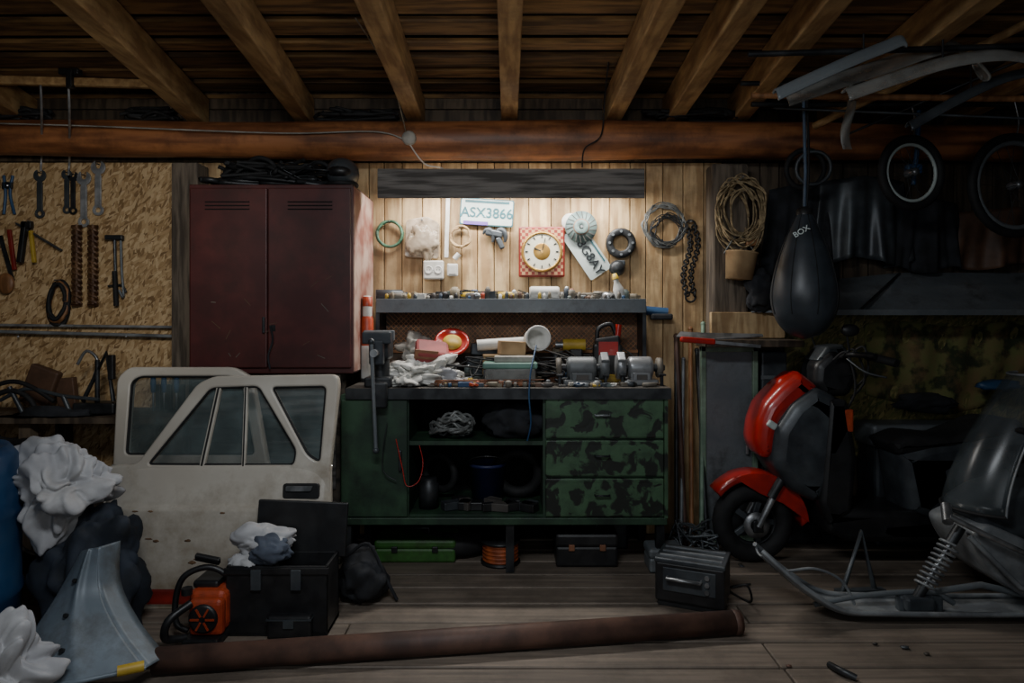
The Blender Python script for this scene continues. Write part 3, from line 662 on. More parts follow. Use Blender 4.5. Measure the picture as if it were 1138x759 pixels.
b.tube([P(92,446,3.6),P(118,392,3.6),P(126,446,3.6)],.012,darkmetal,8);b.tube(cat([P(86,405,3.62),P(96,390,3.62),P(108,400,3.62),P(104,420,3.62)],5),.008,steel,8);b.box((P(108,0,3.6).x,3.62,.76),(.22,.12,.06),darkmetal,bev=.01);b.box(P(124,408,3.6),(.03,.03,.13),blackp,bev=.005);b.cyl(P(108,400,3.6),(P(108,0,3.6).x,3.6,.78),.012,darkmetal);b.done()
for px in(168,180,194):
    b=B('screwdriver');p=P(px,420,3.68);b.cyl((p.x,3.70,.73),(p.x,3.70,.85),.006,steel,n=8);b.lathe((p.x,3.70,.83),Z_,[(0,0),(.012,0),(.015,.05),(.012,.1),(.014,.12),(0,.125)],bluep,12);b.box((p.x+.01,3.74,.80),(.03,.03,.14),blackp,bev=.004);b.done()
b=B('dark_bag');b.ball(P(60,470,3.55),(.24,.09,.07),darkcloth,.5,6,4,7,floor=.731);b.done()
b=B('bicycle_wheel');b.torus((-2.35,3.36,.33),(.3,1,.1),.30,.022,blackr,40,8);b.torus((-2.35,3.36,.33),(.3,1,.1),.275,.012,steel,40,6)
for k in range(20):
    a=k*math.pi/10;ax=V3((.3,1,.1)).normalized();u=ax.orthogonal().normalized();w=ax.cross(u);b.cyl(V3((-2.35,3.36,.33)),V3((-2.35,3.36,.33))+(u*math.cos(a)+w*math.sin(a))*.275,.0015,steel,n=4)
b.done()

# ================= car doors
th=math.radians(6)
def PLf(O,U,W):
    Nn=U.cross(W);cam=V3((0,0,H))
    def f(px,py):
        d=V3(((px-CX)/F,1,-(py-HY)/F));t=(O-cam).dot(Nn)/d.dot(Nn);q=cam+d*t-O;return (q.dot(U),q.dot(W))
    return f
rustm=M('rust_spot',(128,100,72),(98,72,50),20,.8)
def cardoor(name,O,yaw,outer,holes,body,bars,handle,stripe=True):
    U=V3((math.cos(yaw),math.sin(yaw),0));W=V3((-math.sin(yaw)*math.sin(th),math.cos(yaw)*math.sin(th),math.cos(th)));f=PLf(O,U,W);Nn=U.cross(W)
    b=B(name)
    o=roundpoly([f(*p) for p in outer],.03)
    hs=[roundpoly([f(*p) for p in h],.025) for h in holes]
    b.shape([o]+hs,O,U,W,.05,cream,.009,True)
    for h in hs:
        pts=[O+U*p[0]+W*p[1]+Nn*.012 for p in h];b.tube(pts,.008,blackr,6,closed=True)
        b.shape([h],O+Nn*-.005,U,W,.004,glass)
    (bx0,by0,bx1,by1)=body
    u0,v0=f(bx0,by1);u1,v1=f(bx1,by0)
    def fn(s_,t):
        u=u0+(u1-u0)*s_;v=v0+(v1-v0)*t
        e=1-abs(2*s_-1)**8
        pr=.028+.035*math.sin(min(t/.72,1)*math.pi/2) if t<.72 else .050-(t-.72)/.28*.03
        if t>.98:pr=.015
        if t<.03:pr*=.5
        uu=u+(-.012*math.sin(t*math.pi) if s_<.05 else 0)
        return O+U*uu+W*v+Nn*(pr*(.45+.55*e))
    b.sheet(fn,28,50,cream,.003)
    if stripe:
        def fs_(s_,t):
            return fn(s_,.0+t*.15)+Nn*.004
        b.sheet(fs_,28,6,darkred,.002)
        rr=random.Random(6)
        for k in range(26):
            s_=rr.uniform(.04,.96);t=rr.choice([.16,.2,.3,.35,.5,.7])+rr.uniform(-.03,.03);q=fn(s_,t)
            l=rr.uniform(.004,.016);b.ball(q+Nn*.0035,(l,.001,l*rr.uniform(.15,.5)),rustm,.6,8,2,k)
    for (p,q,w) in bars:
        A=f(*p);C=f(*q);b.bar(O+U*A[0]+W*A[1]+Nn*.01,O+U*C[0]+W*C[1]+Nn*.01,w,.02,cream,up=Nn,bev=.003)
        b.bar(O+U*A[0]+W*A[1]+Nn*.02,O+U*C[0]+W*C[1]+Nn*.02,w*.35,.006,blackr,up=Nn)
    if handle:
        hu,hv=f(*handle);t=(hv-v0)/(v1-v0);s_=(hu-u0)/(u1-u0);q=fn(s_,t)+Nn*.004
        b.shape([roundpoly([(-.078,-.032),(.078,-.032),(.078,.032),(-.078,.032)],.014)],q,U,W,.018,blackp,.003)
        b.shape([roundpoly([(-.062,.0),(.045,.0),(.052,.022),(-.062,.022)],.006)],q+Nn*.012,U,W,.014,steel,.002)
        b.cyl(q+W*-.05+U*.03,q+W*-.05+U*.03+Nn*.012,.011,steel)
    b.done()
O=V3(((245-CX)*2.93/F,2.93,.005))
cardoor('car_door',O,0.0,
  [(117,518),(155,515),(222,426),(240,418),(376,416),(378,428),(368,520),(370,676),(118,676)],
  [[(166,516),(236,431),(289,429),(331,500),(328,517)],[(303,430),(364,429),(357,514),(343,506)]],
  (116,516,370,676),[((245,431),(226,518),.022),((275,430),(272,518),.016)],(338,544))
O2=V3(((200-CX)*3.14/F,3.14,.005))
cardoor('car_door',O2,-.03,[(126,560),(133,420),(146,408),(262,408),(282,420),(300,520),(300,645),(126,645)],
  [[(142,505),(148,424),(158,418),(258,418),(270,424),(285,505)]],(127,512,300,648),[],None,False)
# ================= left foreground
b=B('plastic_barrel');bx=-2.10;by=2.5
b.lathe((bx,by,0),Z_,[(0,.005),(.22,.0),(.24,.03),(.25,.2),(.26,.22),(.25,.24),(.25,.5),(.26,.52),(.25,.54),(.24,.72),(.21,.76),(.2,.75),(0,.75)],bluep,36);b.cyl((bx+.1,by,.75),(bx+.1,by,.77),.04,blackp);b.done()
b=B('dark_bag');b.ball((-1.62,2.66,.22),(.17,.15,.26),M('blue_bag',(40,48,60),(24,30,38),9,.8,bump=.2),.7,5,5,11,floor=0.0);b.done()
b=B('white_sack');c=P(66,540,2.62);b.ball((c.x,2.64,.595),(.135,.11,.115),cloth,.75,6,6,4,pull=[((-.7,0,.35),.08),((.9,0,.1),.05),((-.15,-.3,-1),.10),((.3,0,.9),.04)]);b.done()
b=B('car_fender')
Lc=cat([P(90,612,2.50),P(62,662,2.42),P(28,715,2.32),P(2,770,2.2)],8);Rc=cat([P(110,608,2.46),P(110,655,2.42),P(130,700,2.34),P(162,742,2.28)],8)
def ff(s_,t):
    i=min(int(t*24),23);k=t*24-i;a=Lc[i].lerp(Lc[i+1],k);c=Rc[i].lerp(Rc[i+1],k)
    q=a.lerp(c,s_);q=q+V3((0,-1,.3))*(.04*math.sin(s_*math.pi)*(.3+t)+.012*math.exp(-((s_-.6)/.08)**2));q.z=max(q.z,.01);return q
b.sheet(ff,30,30,bluegrey,.008)
b.tube([ff(i/14,1.0) for i in range(15)],.008,bluegrey,8)
def side(s_,t):
    q=ff(1,t);return q+V3((.02,.10,-.01))*s_
b.sheet(side,4,30,bluegrey,.006)
b.tube([ff(.84+i*.016,1.0)+V3((0,-.012,.012)) for i in range(11)],.018,yellow,8)
for t in(.25,.5,.75):b.cyl(ff(.5,t),ff(.5,t)+V3((0,-.012,.006)),.008,darkmetal,n=8)
b.done()
b=B('white_cloth');c=P(15,715,2.15);b.ball((c.x-.05,2.12,.12),(.12,.09,.14),cloth,.8,6,6,9,floor=0.0,pull=[((.3,0,.8),.05)]);b.done()
b=B('plastic_pipe');b.tube(cat([P(104,648,2.6),P(120,652,2.58),P(124,672,2.58),P(118,700,2.6)],6),.016,white,10);b.done()

# ================= chainsaw
b=B('chainsaw');c=FL(232,706);cy=2.66;cx=c.x
b.box((cx+.01,cy+.06,.11),(.15,.2,.16),orange,bev=.028,seg=3);b.box((cx+.02,cy-.05,.10),(.13,.05,.14),orange,bev=.02,seg=3)
b.lathe((cx+.015,cy-.07,.10),(0,-1,0),[(.055,0),(.055,.012),(.045,.016),(0,.016)],blackp,24)
for k in range(6):
    a=k*math.pi/3;b.bar((cx+.015+.012*math.cos(a),cy-.088,.10+.012*math.sin(a)),(cx+.015+.046*math.cos(a),cy-.088,.10+.046*math.sin(a)),.007,.004,orange,up=(0,1,0))
b.tube(cat([(cx-.07,cy-.02,.03),(cx-.115,cy-.02,.06),(cx-.12,cy-.01,.16),(cx-.09,cy,.235),(cx-.01,cy+.02,.26),(cx+.06,cy+.03,.225),(cx+.08,cy+.04,.16)],6),.012,blackp,10)
b.tube(cat([(cx-.05,cy-.08,.03),(cx-.10,cy-.13,.05),(cx-.085,cy-.14,.12),(cx-.03,cy-.08,.16)],6),.015,blackp,10)
b.box((cx-.02,cy+.04,.285),(.1,.02,.03),blackp,rot=(.4,.2,0),bev=.006);b.box((cx-.01,cy+.06,.20),(.10,.13,.03),blackp,bev=.01)
b.box((cx+.01,cy+.03,.015),(.14,.26,.03),blackp,bev=.008);b.box((cx-.07,cy+.12,.09),(.012,.2,.06),steel,bev=.004)
b.cyl((cx-.05,cy-.07,.19),(cx-.05,cy-.07,.215),.02,blackp);b.done()
b=B('open_toolbox');x0,x1=-1.115,-.72;ya,yb=2.66,2.84;zt=.27
b.bb((x0,ya,0),(x1,yb,.015),blackp);b.bb((x0,ya,0),(x1,ya+.012,zt),blackp,bev=.003);b.bb((x0,yb-.012,0),(x1,yb,zt),blackp,bev=.003)
b.bb((x0,ya,0),(x0+.012,yb,zt),blackp,bev=.003);b.bb((x1-.012,ya,0),(x1,yb,zt),blackp,bev=.003)
b.bb((x0-.006,ya-.008,zt-.03),(x1+.006,ya,zt-.005),blackp,bev=.002);b.bb((x0+.1,ya-.014,zt-.09),(x0+.14,ya,zt-.01),graphite,bev=.003);b.bb((x1-.14,ya-.014,zt-.09),(x1-.1,ya,zt-.01),graphite,bev=.003)
b.box(((x0+x1)/2+.04,yb+.015,zt+.09),(x1-x0-.02,.02,.22),blackp,rot=(-.1,.04,0),bev=.005)
b.bb((x0+.015,ya+.02,.16),(x1-.015,yb-.02,.2),graphite)
b.done()
b=B('white_cap');b.ball((-1.0,2.74,.345),(.105,.07,.06),cloth,.5,4,5,3);b.ball((-.95,2.69,.325),(.08,.045,.05),M('blue_grey_cloth',(80,88,102),(58,64,76),8,.9,bump=.3),.5,5,4,15);b.ball((-1.05,2.71,.25),(.06,.04,.05),cloth,.5,5,4,17);b.box((-1.01,2.72,.23),(.15,.1,.07),blackp,bev=.02);b.done()
b=B('small_black_case');c=FL(320,712);b.box((c.x,c.y+.05,.045),(.17,.09,.09),blackp,bev=.01);b.box((c.x,c.y+.05,.075),(.174,.094,.006),graphite);b.box((c.x,c.y+.002,.06),(.04,.006,.03),graphite);b.done()
b=B('dark_bag');b.ball((-.66,3.0,.1),(.1,.1,.12),darkcloth,.5,5,4,31,floor=0.0);b.tube(cat([(-.72,2.97,.2),(-.62,2.95,.26),(-.55,2.98,.1),(-.5,2.97,.01)],6),.008,darkcloth,6);b.done()
b=B('steel_pipe');a=V3(((172-CX)*2.38/F,2.38,.045));c=V3(((822-CX)*2.68/F,2.68,.045))
d=(c-a);L=d.length
b.lathe(a,d,[(.037,0),(.045,0),(.045,L),(.037,L),(.037,.0)],rust,28);b.lathe(c-d.normalized()*.03,d,[(.046,0),(.048,.005),(.048,.015),(.046,.02)],rust,28);b.done()
b=B('portable_charger');R=Euler((0,0,-.42)).to_matrix();c=V3((.79,2.98,.0))
def q(x,y,z):return c+R@V3((x,y,z))
b.box(q(0,0,.105),(.29,.2,.17),blackp,R,.01);b.box(q(0,0,.012),(.27,.18,.024),blackr,R)
b.box(q(0,0,.195),(.295,.205,.02),graphite,R,.005)
for k in(-.06,.0,.06):b.box(q(0,k,.207),(.26,.012,.006),greymetal,R)
b.box(q(0,-.103,.12),(.22,.006,.10),graphite,R,.003)
b.tube([q(-.09,-.10,.13),q(-.09,-.13,.13),q(.05,-.13,.13),q(.05,-.10,.13)],.008,steel,8)
for k in range(3):b.cyl(q(.075,-.1,.09+k*.03),q(.075,-.115,.09+k*.03),.01,steel)
b.done()
b=B('power_cord');b.tube(cat([(.95,2.93,.08),(1.0,2.9,.1),(1.03,2.95,.01),(.98,3.1,.008),(1.1,3.15,.008)],6),.005,blackr,6);b.done()
def case(name,px0,px1,h,mt,Y,d=.18,latch=None,handle=True):
    xa=(px0-CX)*Y/F;xb=(px1-CX)*Y/F;b=B(name);c=(xa+xb)/2
    b.box((c,Y+d/2,h*.3),(xb-xa,d,h*.6),mt,bev=.012);b.box((c,Y+d/2,h*.78),(xb-xa+.006,d+.006,h*.4),mt,bev=.015)
    if handle:b.tube([(c-.06,Y+d/2,h*.96),(c-.06,Y+d/2,h+.025),(c+.06,Y+d/2,h+.025),(c+.06,Y+d/2,h*.96)],.008,blackp,8)
    if latch:
        for s_ in(-.25,.25):b.box((c+s_*(xb-xa),Y-.006,h*.58),(.03,.012,.03),latch,bev=.003)
    b.done()
case('power_tool_case',416,506,.12,greencase,3.44,.2,blackp)
case('tool_box',618,687,.17,blackp,3.38,.2,drab[4])
case('tool_box',722,760,.12,gray2,3.30,.15,None,False)
b=B('cable_reel');c=P(556,615,3.42);b.lathe((c.x,3.46,0),Z_,[(0,0),(.1,0),(.1,.01),(.06,.012),(.06,.1),(.1,.105),(.1,.115),(0,.115)],blackp)
for k in range(9):b.torus((c.x,3.46,.02+k*.0095),Z_,.085-.004*(k%2),.007,copper,28,6)
b.done()
b=B('old_tire');b.torus((-.3,3.66,.07),Z_,.16,.06,blackr,32,10);b.done()
b=B('storage_crate');b.bb((.28,3.64,0),(.62,3.77,.2),darkmetal,bev=.01);b.bb((.27,3.63,.17),(.63,3.78,.2),darkmetal,bev=.004);b.done()

# ================= right side of bench
rd=random.Random(44)
for (xa,xb,z1,mt,r) in[(748,752,1.05,darkmetal,.012),(758,752,1.08,rust,.014),(766,768,1.12,woodh,.013),(774,782,1.15,mint,.012),(752,760,.95,greymetal,.01),(780,775,1.0,darkmetal,.012)]:
    b=B('broom_handle' if mt is woodh else 'metal_rod');a=V3(((xa-CX)*3.68/F,3.60+rd.uniform(-.03,.04),.0+r));c=V3(((xb-CX)*3.86/F,3.87,z1+.05));b.cyl(a,c,r,mt,n=10);b.ball(c,r*1.2,mt,sub=2);b.done()
b=B('mint_fridge');x0,x1=1.02,1.33;ya=3.70
b.bb((x0,ya,.02),(x1,3.73,1.08),gray2,bev=.006)
for(a,c) in(((x0,ya-.015,.0),(x0+.03,ya+.01,1.08)),((x1-.03,ya-.015,.0),(x1,ya+.01,1.08)),((x0,ya-.015,1.05),(x1,ya+.01,1.08)),((x0,ya-.015,.02),(x1,ya+.01,.06))):b.bb(a,c,mint,bev=.005)
b.bb((x0+.24,ya-.03,.5),(x0+.255,ya-.01,.66),steel,bev=.003);b.done()
b=B('wooden_ledge');b.bb((1.08,3.70,1.125),(1.48,3.734,1.265),pine,bev=.003);b.bb((1.0,3.5,1.085),(1.5,3.72,1.12),darkplank,bev=.003);b.done()
b=B('hand_saw')
b.shape([roundpoly([(-.03,-.02),(.12,-.045),(.42,-.02),(.42,0),(.12,.01),(0,.02)],.005)],(P(757,0,3.53).x,3.53,1.15),X_,V3((0,.8,.6)),.006,steel)
b.bar(P(756,377,3.5),P(795,380,3.5),.03,.03,redp,bev=.01);b.bar(P(793,380,3.5),P(845,385,3.5),.016,.016,steel);b.done()
b=B('rope_coil');c=P(822,232,3.66)
for k in range(6):
    b.coil(c+V3((rd.uniform(-.03,.03),-.01*k+.03,rd.uniform(-.04,.04))),(rd.uniform(-.2,.2),-1,rd.uniform(-.1,.1)),.085+.014*(k%4),.0045,rope,3,.13,k+60,.02,1.55)
b.cyl((c.x,3.74,c.z+.15),(c.x,3.60,c.z+.16),.006,steel,n=6);b.done()
b=B('hanging_mug');c=P(822,296,3.66);b.lathe((c.x,3.67,c.z-.07),(.1,0,1),[(0,0),(.07,0),(.082,.14),(.09,.145),(.085,.15),(.075,.14),(.062,.01),(0,.01)],cardb);b.tube(cat([(c.x-.08,3.67,c.z+.07),(c.x,3.67,c.z+.17),(c.x+.09,3.67,c.z+.07)],6),.004,wirem,6);b.box((c.x+.07,3.67,c.z+.13),(.07,.03,.04),woodh,bev=.008);b.cyl((c.x,3.74,c.z+.16),(c.x,3.65,c.z+.165),.004,steel,n=6);b.done()
b=B('black_hanging_bag');c=P(842,325,3.7);b.ball((c.x,3.66,c.z),(.08,.05,.1),darkcloth,.5,5,4,6);b.tube(cat([(c.x-.03,3.66,c.z+.07),(c.x-.05,3.69,c.z+.2),(c.x-.1,3.735,c.z+.26)],5),.004,blackr,6);b.done()
b=B('hanging_jacket')
def jk(x0,x1,zt,zb,yy,sd,mt):
    def f_(s_,t):
        x=x0+(x1-x0)*s_;wv=math.sin(s_*17+sd+2*t)*.02*(.3+t)+.012*math.sin(s_*41+sd)*t
        return V3((x+(s_-.5)*.1*t,yy+wv-.05*math.sin(s_*math.pi),zt-(zt-zb)*t-.05*abs(s_-.5)*(1-t)+.02*math.sin(s_*9+sd)*t))
    b.sheet(f_,50,16,mt,.008)
jk(1.45,1.80,1.98,1.45,3.84,1,darkcloth);jk(1.72,2.2,2.02,1.55,3.82,4,graphite);jk(2.15,2.5,1.9,1.5,3.84,7,darkcloth);jk(2.5,3.1,1.85,1.52,3.84,9,drab[7])
b.done()
b=B('wall_shelf')
b.add([P(835,320,3.86),P(1000,303,3.87),P(1180,303,3.87),P(1180,346,3.55),P(925,346,3.55),P(840,342,3.7)],[(0,1,2,3,4,5)],gray2)
b.bar(P(835,345,3.7),P(925,347,3.555),.02,.02,gray2);b.bar(P(925,347,3.55),P(1180,347,3.55),.02,.03,gray2);b.bar(P(1000,304,3.86),P(955,346,3.56),.012,.01,darkmetal);b.done()
# ================= punching bag
b=B('punching_bag');c=P(894,0,3.2);zt=P(0,238,3.2).z;zb=P(0,377,3.2).z;L=zt-zb;Rm=.151
prof=[]
for i in range(31):
    s_=i/30
    r=Rm*math.sqrt(max(0,1-((.35-s_)/.35)**2)) if s_<.35 else Rm*(1-.78*((s_-.35)/.65)**1.6)
    prof.append((max(r,.001),s_*L))
prof.append((.0,L+.004))
b.lathe((c.x,3.2,zb),Z_,prof,leather,36)
for k in range(8):
    a=k*math.pi/4;pts=[(c.x+(r+.001)*math.cos(a),3.2+(r+.001)*math.sin(a),zb+h) for r,h in prof[6:-1]];b.tube(pts,.0022,blackr,5)
b.lathe((c.x,3.2,zt-.01),Z_,[(.036,0),(.036,.03),(.012,.045),(0,.045)],blackp)
b.text('BOX',(c.x-.045,3.2-.075,zt-.09),(.8,-.3,.5),(-.45,.3,.85),.036,platew,.001)
b.tube([(c.x,3.2,zt+.03),(c.x+.005,3.2,zt+.2),(c.x-.005,3.2,2.33)],.008,M('faded_strap',(74,92,112),None,12),8)
b.tube(cat([(c.x+.01,3.2,zt+.03),(c.x+.025,3.21,zt+.25),(c.x+.01,3.2,2.33)],5),.006,blackr,6)
b.cyl((c.x-.3,3.2,2.335),(c.x+.3,3.2,2.335),.012,darkmetal,n=8);b.done()
def bwheel(px,py,Rpx,Y,yaw,rimw,rr=.014):
    b=B('bicycle_wheel');c=P(px,py,Y);R=Rpx*Y/F;ax=V3((math.sin(yaw),-math.cos(yaw),0));u=V3((math.cos(yaw),math.sin(yaw),0));w=Z_
    b.torus(c,ax,R-.02,.022,blackr,44,8);b.torus(c,ax,R-.048,rr,rimw,44,6);b.lathe(c-ax*.04,ax,[(0,0),(.012,0),(.02,.01),(.02,.07),(.012,.08),(0,.08)],steel,12)
    for k in range(24):
        a=k*math.pi/12;b.cyl(c+ax*(.03 if k%2 else -.03),c+(u*math.cos(a)+w*math.sin(a))*(R-.045),.0014,darkmetal,n=4)
    b.tube(cat([c+V3((0,0,R-.04)),c+V3((.02,0,R+.05)),V3((c.x,Y,2.31))],5),.004,steel,6)
    b.done()
bwheel(1013,192,42,3.42,.2,platew,.009);bwheel(1128,206,58,3.40,.15,gray2)
b=B('bicycle_fork');c=P(1015,188,3.50);b.tube([c+V3((0,0,-.08)),c+V3((.02,0,.10)),V3((c.x+.03,3.5,2.3))],.012,bluep,8);b.box(c,(.08,.04,.05),bluep,bev=.01);b.done()
b=B('hanging_wheel_rim');c=P(895,188,3.60);b.torus(c,(0,1,.1),.1,.014,blackr);b.torus(c+V3((.03,-.03,0)),(.2,1,.1),.085,.010,graphite);b.tube([c+V3((0,0,.1)),c+V3((0,-.03,.25))],.004,steel,6);b.done()
b=B('storage_rack_poles');z=2.305
b.cyl((1.2,3.42,z),(3.2,3.42,z),.013,darkmetal,n=10);b.cyl((.95,2.75,2.30),(3.2,2.60,2.31),.012,darkmetal,n=10)
b.cyl(P(905,140,3.35),P(1150,22,2.6),.018,rafm,n=8);b.cyl(P(835,106,3.0),P(1150,110,2.9),.014,woodh,n=8)
b.cyl(P(940,150,3.3),P(1150,60,2.8),.006,darkmetal,n=8);b.cyl(P(860,120,3.2),P(1150,132,2.9),.006,graphite,n=8);b.done()
def ski(name,pts,Y,w,mt,tilt=.3):
    b=B(name);cc=cat([P(px,py,Y+dd) for px,py,dd in pts],8)
    def fn(s_,t):
        i=min(int(s_*(len(cc)-1)),len(cc)-2);k=s_*(len(cc)-1)-i;q=cc[i].lerp(cc[i+1],k)
        ww=w*(1-.9*max(0,(s_-.85)/.15)**2)
        return q+V3((0,.9,tilt))*((t-.5)*ww)+V3((0,0,.012*math.cos((t-.5)*5)))
    b.sheet(fn,40,6,mt,.006)
    for t in(0,1):b.tube([fn(i/40,t) for i in range(41)],.005,mt,6)
    k=int(len(cc)*.45);b.tube([cc[k],cc[k]+V3((0,0,2.33-cc[k].z))],.004,blackr,6)
    b.done()
ski('ski',[(862,104,0),(905,84,0),(950,64,0),(985,50,0),(1000,44,0),(1005,48,0)],2.62,.06,paleski,.7)
ski('ski',[(872,108,.1),(930,88,.1),(985,70,.1),(1030,54,.1),(1060,50,.1),(1088,72,.1),(1092,86,.1)],2.7,.11,plasticfilm,.7)
ski('ski',[(940,104,0),(1010,80,0),(1060,66,0),(1110,60,0),(1150,66,0)],2.66,.07,plasticfilm,.7)
ski('ski',[(1010,140,.0),(1060,112,0),(1110,88,0),(1150,78,0)],2.8,.05,graphite,.5)
b=B('plastic_strip');b.sheet(lambda s_,t:P(938+10*t+4*math.sin(s_*6),92+s_*74,3.0+.02*math.sin(s_*5+t*3)),20,4,plasticfilm,.002);b.done()

# ================= SCOOTER
SY=3.46
def sp(px,py,dy=0):return P(px,py,SY)+V3((0,dy,0))
def spoly(b,pts,w,mt,bev=.02,r=.02,dy=0):
    O=V3((0,SY+dy,0));b.shape([roundpoly([(P(x,y,SY).x,P(x,y,SY).z) for x,y in pts],r,4)],O,X_,Z_,w,mt,bev,True)
b=B('motor_scooter')
wc=sp(836,574);wc.z=.203;wR=.2
def swheel(c):
    ax=Y_
    b.torus(c,ax,wR-.045,.047,blackr,40,12);b.torus(c,ax,wR-.085,.015,darkmetal,36,8);b.lathe(c-ax*.05,ax,[(0,0),(.03,0),(.035,.02),(.035,.08),(.03,.1),(0,.1)],darkmetal)
    for k in range(5):
        a=k*2*math.pi/5;b.bar(c,c+(X_*math.cos(a)+Z_*math.sin(a))*.12,.03,.02,graphite,up=ax,bev=.004)
swheel(wc);wr=sp(1085,574);wr.z=.203;swheel(wr)
b.lathe(wc-Y_*.06,-Y_,[(.03,0),(.065,0),(.065,.006),(.03,.006)],steel)
for dy in(-.085,.085):
    b.cyl(wc+V3((0,dy,0)),sp(862,528,dy),.017,steel);b.cyl(sp(850,548,dy),sp(872,510,dy),.022,darkmetal);b.box(wc+V3((0,dy,0)),(.05,.02,.06),darkmetal,bev=.006)
b.cyl(sp(870,512),sp(915,425),.022,darkmetal)
b.box(sp(872,514),(.06,.2,.04),darkmetal,rot=(0,-.4,0),bev=.01)
def mg(r,a):return (wc.x+r*math.cos(a),wc.z+r*math.sin(a))
outer=[mg(.262,math.radians(a)) for a in range(140,-2,-8)];inner=[mg(.225,math.radians(a)) for a in range(-2,144,8)]
b.shape([outer+inner],(0,SY,0),X_,Z_,.135,redp,.012,True)
for dy in(-.062,.062):
    seg=[mg(.262,math.radians(a)) for a in range(115,2,-8)]+[mg(.17,math.radians(40)),mg(.16,math.radians(85))];b.shape([seg],(0,SY+dy,0),X_,Z_,.014,redp,.004,True)
spoly(b,[(880,411),(902,428),(885,446),(862,462),(852,505),(838,505),(831,488),(834,465),(842,445),(860,426)],.24,redp,.05,.03)
spoly(b,[(893,426),(918,438),(922,480),(916,530),(895,552),(866,538),(846,508),(850,472),(868,444)],.32,graphite,.06,.03)
spoly(b,[(862,420),(884,411),(894,424),(872,440),(852,452)],.12,redp,.03,.02)
b.box(sp(848,468,-.12),(.05,.02,.035),platew,rot=(0,.6,0),bev=.008)
spoly(b,[(896,424),(898,404),(914,388),(936,392),(946,416),(934,438),(906,440)],.20,blackp,.04,.02)
spoly(b,[(900,400),(912,384),(930,382),(938,394),(920,402)],.16,graphite,.02,.01)
b.tube(cat([sp(936,392,-.32),sp(924,392,-.18),sp(918,402,0),sp(924,392,.18),sp(936,392,.32)],6),.013,darkmetal,8)
for sg in(-1,1):
    b.cyl(sp(936,392,sg*.24),sp(950,398,sg*.38),.019,blackr);b.tube([sp(925,390,sg*.18),sp(920,372,sg*.2)],.005,darkmetal,6);b.ball(sp(922,366,sg*.21),(.045,.02,.03),blackp,sub=3);b.tube(cat([sp(920,396,sg*.2),sp(928,408,sg*.3),sp(940,412,sg*.38)],4),.005,graphite,6)
for (A,C) in(((912,398),(925,460)),((920,395),(935,440)),((930,392),(938,430))):
    b.tube(cat([sp(A[0],A[1],-.14),sp(A[0]+10,A[1]-8,-.18),sp(C[0]+6,(A[1]+C[1])/2,-.18),sp(C[0],C[1],-.1)],6),.006,blackr,6)
b.box(sp(925,462,-.16),(.05,.02,.11),orange,bev=.008)
spoly(b,[(905,440),(925,440),(935,500),(930,560),(905,575),(895,550)],.34,blackp,.03,.02)
spoly(b,[(900,560),(925,556),(1000,560),(1030,572),(1025,592),(930,592),(905,582)],.32,blackp,.03,.02)
spoly(b,[(985,500),(1010,488),(1110,470),(1135,482),(1110,515),(1070,540),(1030,575),(995,565)],.26,graphite,.06,.03)
spoly(b,[(975,488),(1000,478),(1040,482),(1090,462),(1120,464),(1122,478),(1060,494),(985,502)],.25,blackr,.04,.02)
spoly(b,[(1020,560),(1095,560),(1100,585),(1030,592)],.16,darkmetal,.02,.02)
b.cyl(sp(1085,574,.1),sp(1100,500,.1),.02,steel);b.tube([sp(990,590,.1),sp(985,610,.12)],.01,darkmetal,8)
b.done()
b=B('storage_trunk');b.bb((1.95,3.66,0),(2.6,3.86,.60),graphite,bev=.02);b.bb((1.93,3.65,.54),(2.62,3.868,.66),gray2,bev=.02)
for x in(2.1,2.45):b.bb((x-.02,3.64,.48),(x+.02,3.66,.58),steel,bev=.003)
b.done()
b=B('camouflage_tarp')
def ct(s_,t):
    x=2.0+s_*1.3;return V3((x,3.858+.012*math.sin(s_*40+t*3)+.008*math.sin(t*9),1.20-(.40+.1*math.sin(s_*5))*t+.015*math.sin(s_*12)))
b.sheet(ct,80,16,camo,.003);b.done()
b=B('blue_folded_cloth');p=P(1110,428,3.7);b.ball(p,(.12,.05,.03),bluep,.4,5,3,5);b.ball(P(1030,448,3.75),(.16,.05,.05),darkcloth,.5,5,4,8);b.done()
b=B('motor_engine_block');b.box((1.63,3.78,.25),(.3,.16,.5),darkmetal,bev=.03)
for k in range(7):b.box((1.63,3.76,.18+k*.04),(.33,.19,.01),graphite,bev=.003)
b.cyl((1.55,3.7,.5),(1.55,3.7,.62),.05,darkmetal);b.done()
b=B('black_crate_stack');b.bb((1.36,3.72,.0),(1.50,3.87,1.05),graphite,bev=.01)
for k in range(5):b.bb((1.355,3.71,.1+k*.2),(1.505,3.72,.12+k*.2),gray2)
b.done()

# ================= SNOWMOBILE
b=B('snowmobile');my=2.85
def mp(px,py,dy=0):return P(px,py,my)+V3((0,dy,0))
cc=cat([mp(843,617),mp(862,634),mp(888,655),mp(925,676),V3((mp(975,0).x,my,.012)),V3((mp(1050,0).x,my,.008)),V3((mp(1180,0).x,my,.01))],10)
for q_ in cc:q_.z=max(q_.z,.008)
def sk(s_,t):
    i=min(int(s_*(len(cc)-1)),len(cc)-2);k=s_*(len(cc)-1)-i;q_=cc[i].lerp(cc[i+1],k);w=.19*(.45+.55*min(1,s_/.25))
    return q_+Y_*((t-.5)*w)+V3((0,0,.02*abs(2*t-1)**3))
b.sheet(sk,60,8,greymetal,.008)
b.tube([sk(i/40,0)+Z_*.012 for i in range(41)],.011,greymetal,6);b.tube([sk(i/40,1)+Z_*.012 for i in range(41)],.010,greymetal,6)
b.tube(cat([mp(846,618),mp(870,634),mp(905,632),mp(935,645),mp(950,672)],6),.006,greymetal,6)
